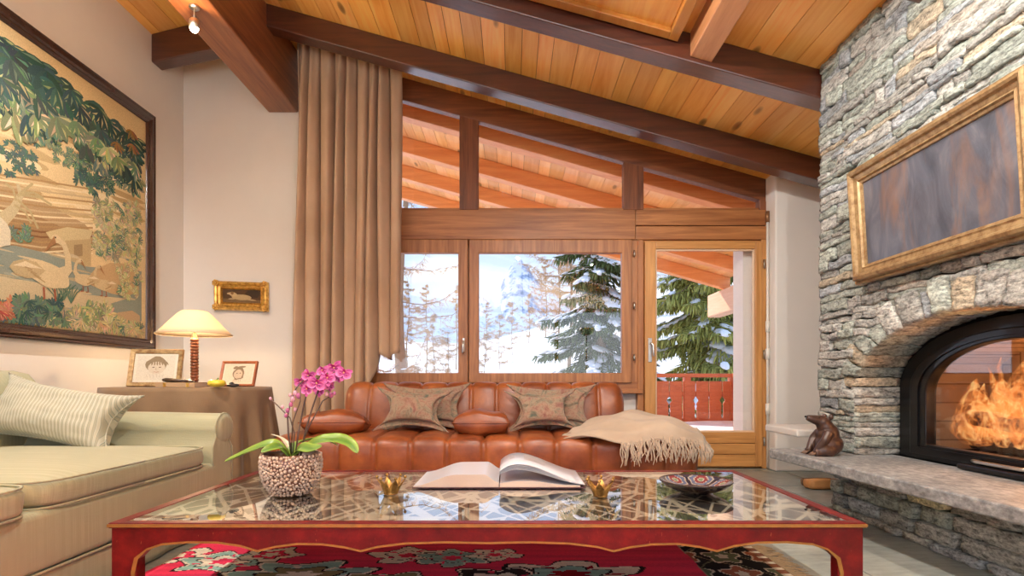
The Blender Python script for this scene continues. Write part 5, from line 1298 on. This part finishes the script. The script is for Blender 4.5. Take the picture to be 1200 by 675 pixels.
# top canopy: dark leaves with cream edged ones
for k in range(250):
    t = rt.random(); px = -38+204*rt.random(); top = 32+.735*(px)+8; d = rt.random()**1.3*(78 if px < 60 else 62); py = top+d
    if 66 < px < 108 and d > 58: continue
    big = .19 if px < 75 else .15
    dark = d < 34 or rt.random() < .35
    col = rt.choice((DG, (.07,.12,.10), (.045,.08,.075))) if dark else rt.choice((MG, (.20,.26,.15), LG, (.26,.30,.17)))
    sprig(px, py, big*rt.uniform(.7, 1.1), col, rt.choice((MG, LG, (.30,.32,.18), None)) if dark else rt.choice((CR2, LG, (.55,.47,.26))), 5, rt.uniform(-2.2, -.9))
for k in range(3): sprig(rt.uniform(128,160), rt.uniform(150,180), .09, (.34,.17,.07), (.10,.12,.08), 5, -1.5)
_m = AT.m; _nf = len(_m.f)
for _i in range(1, _nf):
    pv = [_m.v[j] for j in _m.f[_i]]
    if min(p[1] for p in pv) > 3.92 or max(p[1] for p in pv) < 3.06: continue
    q = [(p[0]+.0003, 6.18-p[1], p[2]) for p in pv]
    for lim, sg in ((3.088, 1), (y0, -1)):          # clip to the woven field
        r_ = []
        for a_, b_ in zip(q, q[1:]+q[:1]):
            ia, ib = sg*(a_[1]-lim) <= 0, sg*(b_[1]-lim) <= 0
            if ia: r_.append(a_)
            if ia != ib:
                t_ = (lim-a_[1])/(b_[1]-a_[1]); r_.append((a_[0], lim, a_[2]+(b_[2]-a_[2])*t_))
        q = r_
    if len(q) < 3 or max(p[1] for p in q)-min(p[1] for p in q) < .004 or max(p[2] for p in q)-min(p[2] for p in q) < .002: continue
    _m.add(q, [tuple(range(len(q)))], _m.c[_i], smooth=False)
AT.m.build('woven_picture', M_tap, tp, recalc=False)
m = MB(); m.add([mkt(TP0+.01, TZ0+.01, .001), mkt(TP1-.01, TZ0+.01, .001), mkt(TP1-.01, TZ1-.01, .001), mkt(TP0+.01, TZ1-.01, .001)], [(0,1,2,3)]); m.build('backing', M_mortar, tp)
# ------------------------------------------------------------------ curtain
M_cur = fabric('taupe_linen_curtain', (.68,.49,.34), (.58,.41,.275), 150, sheen=.15)
_t = M_cur.node_tree; _b = [n for n in _t.nodes if n.type == 'BSDF_PRINCIPLED'][0]; _o = [n for n in _t.nodes if n.type == 'OUTPUT_MATERIAL'][0]
_tl = _t.nodes.new('ShaderNodeBsdfTranslucent'); _tl.inputs[0].default_value = (.70,.46,.26,1); _mx = _t.nodes.new('ShaderNodeMixShader'); _mx.inputs[0].default_value = .25
_t.links.new(_b.outputs[0], _mx.inputs[1]); _t.links.new(_tl.outputs[0], _mx.inputs[2]); _t.links.new(_mx.outputs[0], _o.inputs[0])
ct = thing('curtain', (-1.45, 4.83, 0), 'tall taupe linen curtain gathered in deep folds at the left of the window', 'curtain')
def cur(u, v):
    nf = 9; x = lerp(-1.90, -.99, u)
    zt = zc(x)-.03-.01*abs(math.sin(PI*nf*u*2))
    zb = lerp(.10, .35, u) if u < .62 else lerp(.43, 1.02, sm((u-.62)/.2)) if u < .9 else 1.02
    if .55 < u <= .62: zb = lerp(.32, .43, (u-.55)/.07)
    zb += .03*math.sin(u*33)
    z = lerp(zt, zb, v); gather = 1-.45*(1-sm(v*5))
    ph = PI*nf*u*2+.7*math.sin(u*9+v*1.2)+.25*math.sin(v*3)
    sway = -.035*sm(v*1.2)*(1-u)
    y = 4.80+.065*math.sin(ph)*(.55+.45*sm(v*6))+.012*math.sin(ph*2.3+v*2)
    return (x+sway+.022*math.cos(ph)*(.6+.4*v)+.01*math.sin(v*4+u*20), y, z)
m = MB(); m.grid(cur, 300, 70); m.build('drape', M_cur, ct, solid=.006)
m = MB(); m.hexa([(-1.95,4.78,zc(-1.95)-.03),(-.95,4.78,zc(-.95)-.03),(-.95,4.82,zc(-.95)-.03),(-1.95,4.82,zc(-1.95)-.03),(-1.95,4.78,zc(-1.95)-.002),(-.95,4.78,zc(-.95)-.002),(-.95,4.82,zc(-.95)-.002),(-1.95,4.82,zc(-1.95)-.002)]); m.build('curtain_track', M_beam, ct)
# ------------------------------------------------------------------ ceiling spotlights
M_bulb = NT('spot_bulb'); M_bulb.set(em=(1,.80,.50), es=40); M_bulb = M_bulb.m
def spot(loc, label):
    L = Vector(loc); t = thing('ceiling_spotlight', L, label, 'spotlight', 'spotlights under the ceiling beams')
    m = MB(); m.lathe([(0, 0), (.034, 0), (.034, -.012), (.028, -.018), (0, -.018)], L, 24); m.build('ceiling_rose', M_metal, t)
    m = MB(); m.tube([L+Vector((0,0,-.015)), L+Vector((0,0,-.09))], .006, 8); m.build('stem', M_metal, t)
    m = MB(); m.lathe([(0, -.085), (.020, -.085), (.030, -.095), (.032, -.15), (.029, -.15), (.027, -.10), (0, -.095)], L, 24); h = m.build('lamp_head', M_metal, t)
    m = MB(); m.ell(L+Vector((0,0,-.120)), (.018,.018,.014), 12, 8); m.build('bulb', M_bulb, h); return t
s0 = spot((-2.13, 3.66, 3.32), 'small chrome spotlight glowing under the ridge beam above the tapestry')
SP = [(-2.13, 3.66), (-2.13, 2.3), (-2.13, .8)]
for k, (x, y) in enumerate(SP[1:]): c = copy_tree(s0, loc=(x, y, 3.32)); c['label'] = ('added unseen chrome spotlight under the ridge beam above the cream sofa', 'added unseen chrome spotlight under the ridge beam nearest the rear windows')[k]  # copies added out of view to carry interior fill light
for k, (x, y) in enumerate(((.1, 2.53), (1.25, 1.53), (.1, .53), (1.25, 3.524))):
    if k == 3: continue
    c = copy_tree(s0, loc=(x, y, zc(x)-.187)); c['label'] = ('added unseen chrome spotlight under the third rafter', 'added unseen chrome spotlight under the fourth rafter by the fireplace', 'added unseen chrome spotlight under the fifth rafter')[k]  # rafter copies likewise added out of view for fill
WARM = (1, .95, .88)
LS = globals().get('LS', 1.0)
light('SPOT', 'spot_light', (-2.13, 3.66, 3.16), 130, (1,.84,.66), .02, spot_size=2.95, spot_blend=.4)
light('POINT', 'spot_glow', (-2.13, 3.60, 3.13), 5, (1,.66,.34), .02)
b_ = MB(); b_.ell((-2.13, 3.66, 3.165), (.024,.024,.022), 14, 10); b_.build('glowing_lens', M_bulb, s0)
for (x, y, e, q) in ((-2.13, 2.3, 130, .45), (-2.13, .8, 60, .2)): light('SPOT', 'spot_light', (x, y, 3.165), e, WARM, .02, rot_=(0, q, 0), spot_size=2.6, spot_blend=.6)  # fill from the added ridge spots, tilted at the tapestry wall
for (x, y, e, q, r_) in ((.1, 2.53, 95, -.8, .15), (1.25, 1.53, 60, -.3, .5), (.1, .53, 110, 0, .5)): light('SPOT', 'spot_light', (x, y, zc(x)-.187-.155), e, WARM, .02, rot_=(r_, q, 0), spot_size=2.6, spot_blend=.6)  # fill from the added rafter spots, washing chimney and room
# uplight: unseen floor lamps added behind the camera to brighten the room
def uplighter(x, y, label, e):
    t = thing('fill_uplighter', (x, y, 0), label, 'fill lamp'); m = MB(); m.lathe([(0,0),(.14,0),(.14,.02),(.02,.035),(.012,.05),(.012,1.72),(0,1.72)], (x,y,0), 24); m.build('stand', M_metal, t)
    m = MB(); m.lathe([(.012,1.70),(.05,1.71),(.14,1.77),(.17,1.86),(.165,1.86),(.135,1.78),(.04,1.725)], (x,y,0), 32); m.build('bowl_shade', M_metal, t)
    m = MB(); m.ell((x,y,1.745), (.02,.02,.02), 10, 8); m.build('bulb', M_bulb, t)
    light('POINT', 'fill_uplight', (x, y, 1.79), e, (1,.94,.86), .03)
uplighter(-1.3, -.9, 'added unseen steel uplighter by the rear window near the cream sofa', 300)
uplighter(1.5, -.9, 'added unseen steel uplighter by the rear window near the fireplace', 300)
# fire
light('POINT', 'fire_light', (2.36, 2.35, .66), 12, (1,.42,.13), .1)
# ------------------------------------------------------------------ exterior: balcony and overhanging roof
M_owood = wood('outdoor_orange_wood', (.97,.47,.18), (.72,.26,.08), (.07,1,1), 12, .5, bump=.2)
M_owoodY = wood('outdoor_orange_wood_long', (.90,.60,.40), (.76,.42,.24), (1,.07,1), 12, .5, bump=.2)
M_oboards = wood('outdoor_roof_boards', (1.0,.62,.28), (.80,.38,.13), (1,.07,1), 10, .45, knots=True, useattr=True)
ceiling(XL-.4, 3.35, YB+.06, 8.50, 'roof_overhang', 'orange board underside of the balcony roof', seed=12, mat=M_oboards)
for i, (a, b) in enumerate(((5.44, 5.58), (6.42, 6.56), (7.40, 7.54), (8.38, 8.52))):
    slope_beam(a, b, -2.3, 3.35, .185, 'roof_beam', ['first orange roof rafter outside the window', 'second orange rafter outside the window', 'third orange rafter outside the window', 'outermost orange rafter at the eave'][i], M_owood)
m = MB(); m.box(3.20, 3.42, 5.4, 8.95, 1.84, 2.20)
for q in (0,): pass
tag(m.build('roof_beam', M_owoodY, bevel=.02), 'pale sunlit purlin carrying the balcony roof at the right', kind='structure')
m = MB(); m.box(-3.4, 3.9, YB+.25, 8.9, -.15, -.02); tag(m.build('trim_2', M_owood), 'balcony deck outside the window', kind='structure')
M_snow = NT('fresh_snow'); M_snow.set(rough=.9, spec=.1); M_snow.base(M_snow.mix(M_snow.noise(M_snow.coord(), .6, 3), (.86,.90,.97), (.93,.94,.97))); M_snow.bump(M_snow.noise(M_snow.coord(), 1.4, 5), .25, .2); M_snow = M_snow.m
m = MB(); m.grid(lambda u, v: (lerp(-3.3, 3.8, u), lerp(6.0, 8.5, v), .05+.12*sm(v*3)+.03*nz((u*6, v*4, 0), 1)), 60, 20); m.grid(lambda u, v: (lerp(-3.3, 3.8, u), 6.0, lerp(-.02, .05+.03*nz((u*6, 0, 0), 1), v)), 60, 1)
tag(m.build('balcony_snow', M_snow), 'snow lying on the balcony deck', 'snow', kind='stuff')
M_rail = wood('red_stained_wood', (.72,.21,.08), (.50,.12,.045), (.2,1,1), 16, .5)
rl = thing('balcony_railing', (1.2, 8.5, 0), 'red brown board balcony railing with cut out ornaments', 'railing')
RY = 8.55
m = MB(); m.box(-3.3, 3.5, RY-.05, RY+.05, .86, .92); m.build('top_rail', M_rail, rl, bevel=.008)
m = MB(); m.box(-3.3, 3.5, RY+.0, RY+.04, .56, .64); m.box(-3.3, 3.5, RY, RY+.04, .14, .22); m.build('cross_rail', M_rail, rl)
x = 2.05-7*.415; k = 0
def notch(z, orn):
    if not orn: return .008
    q = (z-.45)/.36
    return .008+.035*math.exp(-((z-.50)/.035)**2)+.012*abs(math.sin(z*42))*(.1 < z < .42)
while x < 3.4:
    w = .207; oa, ob = (k % 2 == 0), (k % 2 == 1)
    L = [(x+notch(z_/40*.73+.07, oa), z_/40*.73+.07) for z_ in range(41)]; Rr_ = [(x+w-notch(z_/40*.73+.07, ob), z_/40*.73+.07) for z_ in range(40, -1, -1)]
    m = MB(); m.prism(L+Rr_, RY-.022, RY-.002, 'y'); m.build('board', M_rail, rl); x += w; k += 1
for xx in (-3.2, .35, 2.74, 3.45):
    m = MB(); m.box(xx-.05, xx+.05, RY-.04, RY+.06, -.02, .90); m.build('post', M_rail, rl)
# side railing
m = MB()
for k in range(15): m.box(3.44, 3.46, 5.5+k*.205, 5.5+k*.205+.19, .07, .80)
m.box(3.42, 3.5, 5.4, RY, .86, .92); s_ = m.build('side_boards', M_rail, rl)
# ------------------------------------------------------------------ landscape
def ter(x, y):
    base_ = -1.7+.125*(y-9)+.30*max(0, x+3)*sm((y-14)/16)*(1-.35*sm((y-60)/60))
    base_ += 1.1*nz((x, y, 0), .07)+.35*nz((x, y, 3), .22)
    if x > 2: base_ = base_
    return base_*(1-0) if y < 62 else base_-.06*(y-62)
m = MB(); m.grid(lambda u, v: (lerp(-1, 1, u)*(26+v*95), 9+v**1.5*95, ter(lerp(-1, 1, u)*(26+v*95), 9+v**1.5*95)), 150, 110)
tag(m.build('snow_slope', M_snow), 'bright snowy hillside beyond the balcony', kind='structure')
m = MB(); m.grid(lambda u, v: (lerp(-20, 20, u), lerp(8.9, 9.05, v), -1.9), 1, 1)
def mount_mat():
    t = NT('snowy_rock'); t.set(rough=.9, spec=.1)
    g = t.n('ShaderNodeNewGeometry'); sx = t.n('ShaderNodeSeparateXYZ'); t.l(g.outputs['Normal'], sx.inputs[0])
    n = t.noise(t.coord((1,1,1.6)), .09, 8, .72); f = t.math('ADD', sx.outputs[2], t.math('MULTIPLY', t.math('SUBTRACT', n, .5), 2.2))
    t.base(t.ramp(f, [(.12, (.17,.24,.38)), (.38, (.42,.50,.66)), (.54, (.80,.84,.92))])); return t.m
M_mt = mount_mat()
def ridge(name, prof_px, Yc, depth, label, zb=-30, rough_=9, seed=0):
    pts = [((px-600)/F*Yc, EYE+(446-py)/F*Yc) for px, py in prof_px]
    def top(x):
        for (a, za), (b, zb_) in zip(pts[:-1], pts[1:]):
            if a <= x <= b: return lerp(za, zb_, (x-a)/(b-a+1e-9))
        return pts[0][1] if x < pts[0][0] else pts[-1][1]
    m = MB(); xa, xb = pts[0][0], pts[-1][0]
    def fn(u, v):
        x = lerp(xa, xb, u); w = (v-.5)*2; h = top(x+ (nz((x, w*40, seed), .03)*14*abs(w)))
        z = zb+(h-zb)*(1-abs(w))**1.1+rough_*(abs(w)**.5)*(noise.fractal(Vector((x*.02, w*3, seed)), 1, 2, 6))*(1-abs(w))
        return (x, Yc+w*depth, z)
    m.grid(fn, 260, 70, smooth=False); return tag(m.build(name, M_mt), label, kind='structure')
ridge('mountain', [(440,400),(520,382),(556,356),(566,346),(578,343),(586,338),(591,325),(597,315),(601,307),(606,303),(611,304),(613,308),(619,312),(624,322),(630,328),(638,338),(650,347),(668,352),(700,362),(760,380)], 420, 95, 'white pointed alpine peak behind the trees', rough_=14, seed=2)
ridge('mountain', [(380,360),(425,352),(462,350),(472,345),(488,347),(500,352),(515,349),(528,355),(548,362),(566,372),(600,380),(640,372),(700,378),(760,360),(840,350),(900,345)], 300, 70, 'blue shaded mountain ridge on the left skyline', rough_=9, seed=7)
# ------------------------------------------------------------------ trees
M_bark = plain('larch_bark', (.36,.24,.15), .95, bscale=20, bstr=.9, var=.35, vscale=5)
M_twig = plain('ochre_twigs', (.58,.36,.18), .95, var=.3, vscale=2)
M_needle = NT('spruce_needles'); M_needle.set(rough=.85, spec=.15); M_needle.base(M_needle.mix(1.0, M_needle.ramp(M_needle.noise(M_needle.coord(), 1.2, 3), [(.3, (.55,.6,.5)), (.7, (1.0,1.0,.85))]), M_needle.attr(), 'MULTIPLY')); M_needle = M_needle.m
def strip(m, p0, p1, w, col, tip=.15):
    p0, p1 = Vector(p0), Vector(p1); d = (p1-p0).normalized(); s = d.cross(Vector((R.uniform(-1,1), R.uniform(-1,1), R.uniform(-.3,.3)))).normalized()
    t = d.cross(s); vs = []
    for q, ww in ((0, w*.7), (.5, w), (1, w*tip)):
        c = p0.lerp(p1, q)
        for a in range(3): vs.append(c+(s*math.cos(2.094*a)+t*math.sin(2.094*a))*ww)
    m.add(vs, [(i*3+a, i*3+(a+1) % 3, (i+1)*3+(a+1) % 3, (i+1)*3+a) for i in range(2) for a in range(3)], col)
def spruce(x, y, z0_, h, r, label, seed, gcol, zlo=0.0, zhi=1.0, dens=1.0, snow=.6):
    rr = random.Random(seed); t = thing('spruce_tree', (x, y, z0_), label, 'tree')
    b = Vector((x, y, z0_)); m = MB(); m.tube([b+Vector((.05*math.sin(k), .0, h*k/8)) for k in range(9)], [lerp(.02*h, .01, k/8) for k in range(9)], 10); m.build('trunk', M_bark, t)
    m = MB(); ms = MB(); mb = MB(); n = int(h*9*dens)
    for i in range(n):
        f = lerp(zlo, zhi, (i+rr.random())/n); z = h*f; L = r*(1-f)**.8*(.75+rr.random()*.4)+.15; a = rr.random()*2*PI if True else 0
        o = b+Vector((0,0,z)); d = Vector((math.cos(a), math.sin(a), 0)); s = Vector((-d.y, d.x, 0)); nseg = 9; pts = []
        droop = .50+.25*rr.random()
        for k in range(nseg+1):
            q = k/nseg; pts.append(o+d*L*q+Vector((0,0,-droop*L*q+.22*L*q*q*q))+s*.06*L*math.sin(q*4+a))
        mb.tube(pts, [lerp(.022, .005, k/nseg)*L*.7+.004 for k in range(nseg+1)], 5, (.2,.13,.08))
        for k in range(1, nseg+1):
            wdt = .30*L*(1-.75*k/nseg)+.08
            for q in range(int(9*dens)):
                side = rr.uniform(-1, 1); p = pts[k-1].lerp(pts[k], rr.random())+s*side*wdt+Vector((0,0,-.10*abs(side)*wdt))
                g = rr.uniform(.65, 1.3); ln = rr.uniform(.14, .34)*(.6+.13*L)
                e = p+d*rr.uniform(-.02, .14)+s*side*.08+Vector((0,0,-ln)); strip(m, p, e, rr.uniform(.018, .034), tuple(c*g for c in gcol))
            for side in (-1, 1): 
                e = pts[k]+s*side*wdt+d*.1+Vector((0,0,-.12*wdt)); strip(m, pts[k-1], e, .03, tuple(c*.8 for c in gcol))
            if rr.random() < snow: 
                c = pts[k]+s*rr.uniform(-.4,.4)*wdt+Vector((0,0,.02)); mr = Matrix.Rotation(math.atan2(d.y, d.x), 3, 'Z') @ Matrix.Rotation(droop*.8, 3, 'Y')
                ms.ell(c, (L*.09+.05, wdt*.45, .03+.009*L), 8, 5, (1,1,1), 0, mr, .3)
    mb.build('branches', M_bark, t, recalc=False); o = m.build('needles', M_needle, t, recalc=False); o['kind'] = 'stuff'; o = ms.build('snow', M_snow, t, recalc=False); o['kind'] = 'stuff'; return t
spruce(2.35, 14.5, -1.6, 9.5, 2.15, 'snow laden dark spruce seen through the main window pane', 4, (.13,.17,.07), .12, .80, 1.0, .9)
spruce(4.9, 13.6, -1.8, 9.5, 2.5, 'yellow green drooping spruce seen through the balcony door', 9, (.50,.50,.16), .25, .80, 1.3, .35)
spruce(8.4, 19.0, -1.0, 10.0, 3.2, 'dark spruce farther back, right of the door view', 15, (.11,.15,.06), .08, .9, .6, .5)
def larch_data(seed, h, lv, spread, name='larch_tree'):
    rr = random.Random(seed); tr = MB(); tw = MB(); sn = MB()
    tr.tube([Vector((.04*h*math.sin(k*.8+seed)*.3, 0, h*k/10)) for k in range(11)], [lerp(.020*h if h > 7 else .008*h, .004, k/10) for k in range(11)], 8)
    n = int(h*5)
    for i in range(n):
        f = .12+.86*(i+rr.random())/n; a = rr.random()*2*PI; L = spread*h*(1-f)**.7*(.6+.5*rr.random())+.1; o = Vector((.012*h*math.sin(f*8+seed), 0, h*f)); d = Vector((math.cos(a), math.sin(a), rr.uniform(-.05, .28)))
        pts = [o+d*L*k/8+Vector((0, 0, -.10*L*math.sin(PI*k/8)+.10*L*(k/8)**2))+Vector((nz((k, i, seed), .5), nz((k, i, 9), .5), nz((i, k, 2), .5)))*.05*L for k in range(9)]
        tr.tube(pts, [lerp(.006*L+.004, .002, k/8) for k in range(9)], 4, cap=False)
        for k in range(1, 9):
            for q in range(lv):
                p = pts[k-1].lerp(pts[k], rr.random()); e = p+Vector((rr.uniform(-.3,.3), rr.uniform(-.3,.3), rr.uniform(-.28,.10)))*(.35+.5*L*.25)
                m2 = p.lerp(e, .55)+Vector((0,0,.02)); tw.tube([p, m2, e], [.0055, .0045, .0025], 3, cap=False)
                for z_ in range(2):
                    s2 = p.lerp(e, rr.uniform(.2,.9)); tw.tube([s2, s2+Vector((rr.uniform(-.12,.12), rr.uniform(-.12,.12), rr.uniform(-.14,.03)))], [.0045,.0025], 3, cap=False)
            if rr.random() < .35: sn.ell(pts[k]+Vector((0,0,.012)), (.09*L*.4+.03, .03, .014), 6, 4)
    t = thing(name, (0,0,0), 'x', 'tree'); tr.build('trunk', M_bark, t, recalc=False); o = tw.build('twigs', M_twig, t, recalc=False); o['kind'] = 'stuff'; o = sn.build('snow', M_snow, t, recalc=False); o['kind'] = 'stuff'; return t
LA = larch_data(1, 8.5, 3, .30); LB = larch_data(2, 6.5, 9, .34); LC = larch_data(5, 3.0, 4, .22)
spots = [(LA, 473, 10.5, 1.0, 'tall bare larch trunk at the left edge of the left pane, near the curtain'),
 (LB, 668, 20, 1.45, 'bare ochre larch rising behind the dark spruce'), (LB, 655, 30, 1.15, 'bare ochre larch on the slope under the peak'), (LB, 682, 36, 1.5, 'tallest ochre larch high on the slope'),
 (LC, 585, 26, .95, 'slender young larch standing alone on the snow'), (LC, 525, 16, 1.0, 'young larch in the left pane beside the mullion'), (LC, 508, 20, 1.1, 'young larch low in the middle of the left pane'),
 (LB, 500, 30, .8, 'ochre larch below the ridge in the left pane'), (LB, 535, 34, .85, 'ochre larch below the ridge beside the mullion'), (LB, 478, 24, .75, 'ochre larch behind the tall trunk in the left pane'),
 (LC, 568, 18, .9, 'young larch at the left edge of the main pane'), (LC, 600, 34, 1.2, 'small larch half way up the snow slope'), (LC, 620, 40, 1.3, 'small larch at the foot of the peak'), (LB, 640, 44, 1.0, 'distant larch just right of the peak'),
 (LB, 570, 46, .7, 'distant larch just left of the peak'), (LB, 800, 30, 1.3, 'ochre larch behind the drooping spruce'), (LB, 930, 24, 1.2, 'ochre larch at the right of the door view'), (LC, 490, 13, .9, 'snowy young larch low in the corner of the left pane')]
used = set()
for i, (src, px, Y, s, lab) in enumerate(spots):
    x = (px-600)/F*Y; o = src if id(src) not in used else copy_tree(src); used.add(id(src))
    o.location = (x, Y, ter(x, Y)-.1); o.rotation_euler = (0, 0, (i*2.1) % 6.28); o.scale = (s, s, s); o['label'] = lab; o['group'] = 'larches on the snowy slope'
# ------------------------------------------------------------------ world, sun, camera
w = bpy.data.worlds.new('World'); bpy.context.scene.world = w; w.use_nodes = True; nt = w.node_tree; nt.nodes.clear()
def N(t): return nt.nodes.new(t)
out = N('ShaderNodeOutputWorld'); bg = N('ShaderNodeBackground'); nt.links.new(bg.outputs[0], out.inputs[0])
tc = N('ShaderNodeTexCoord'); sx = N('ShaderNodeSeparateXYZ'); nt.links.new(tc.outputs['Generated'], sx.inputs[0])
rp = N('ShaderNodeValToRGB'); nt.links.new(sx.outputs[2], rp.inputs[0]); e = rp.color_ramp.elements
e[0].position = 0.0; e[0].color = (.64,.75,.92,1); e[1].position = .55; e[1].color = (.28,.46,.85,1)
nn = N('ShaderNodeTexNoise'); mp = N('ShaderNodeMapping'); mp.inputs['Scale'].default_value = (1,1,3.5); nt.links.new(tc.outputs['Generated'], mp.inputs[0]); nt.links.new(mp.outputs[0], nn.inputs['Vector']); nn.inputs['Scale'].default_value = 4; nn.inputs['Detail'].default_value = 6
r2_ = N('ShaderNodeValToRGB'); nt.links.new(nn.outputs[0], r2_.inputs[0]); r2_.color_ramp.elements[0].position = .47; r2_.color_ramp.elements[1].position = .62
mx = N('ShaderNodeMix'); mx.data_type = 'RGBA'; nt.links.new(r2_.outputs[0], mx.inputs[0]); nt.links.new(rp.outputs[0], mx.inputs[6]); mx.inputs[7].default_value = (.80,.84,.90,1)
nt.links.new(mx.outputs[2], bg.inputs[0]); bg.inputs[1].default_value = WORLD
sun = light('SUN', 'sun', (-5, 12, 12), SUN, (1,.93,.82)); sun.data.angle = .01
sd = Vector((.45, -.62, -.60)).normalized(); sun.rotation_euler = sd.to_track_quat('-Z', 'Y').to_euler()
pl = light('AREA', 'window_portal', (0, YR-.02, 1.25), 1, (1,1,1)); pl.data.shape = 'RECTANGLE'; pl.data.size = 5.7; pl.data.size_y = 2.35; pl.rotation_euler = (PI/2, 0, 0); pl.data.cycles.is_portal = True; 
dl = light('AREA', 'rear_window_fill', (0, YR-.15, 1.25), 35, (.93,.96,1)); dl.data.shape = 'RECTANGLE'; dl.data.size = 5.6; dl.data.size_y = 2.3; dl.rotation_euler = (PI/2, 0, 0)  # added fill light in the rear opening, brightens room and rug from behind
pl2 = light('AREA', 'window_portal', (.5, YB+.24, 2.0), 1, (1,1,1)); pl2.data.shape = 'RECTANGLE'; pl2.data.size = 3.8; pl2.data.size_y = 3.2; pl2.rotation_euler = (-PI/2, 0, 0); pl2.data.cycles.is_portal = True
for o in bpy.data.objects:
    if '_o' in o: del o['_o']
cam = bpy.data.cameras.new('camera'); cam.sensor_width = 36; cam.lens = F/1200*36; cam.shift_y = 108.5/1200; cam.clip_end = 2000; cam.clip_start = .05
co = bpy.data.objects.new('camera', cam); C.objects.link(co); co.location = (0, 0, EYE); co.rotation_euler = (PI/2, 0, 0)
sc = bpy.context.scene; sc.camera = co
sc.view_settings.view_transform = 'Standard'; sc.view_settings.look = 'None'; sc.view_settings.gamma = 1; sc.view_settings.use_curve_mapping = False; sc.view_settings.exposure = EXPO
sc.cycles.use_denoising = True; sc.cycles.max_bounces = 10; sc.cycles.transparent_max_bounces = 16; sc.cycles.sample_clamp_indirect = 6; sc.cycles.caustics_reflective = False; sc.cycles.caustics_refractive = False
sc.cycles.diffuse_bounces = 5
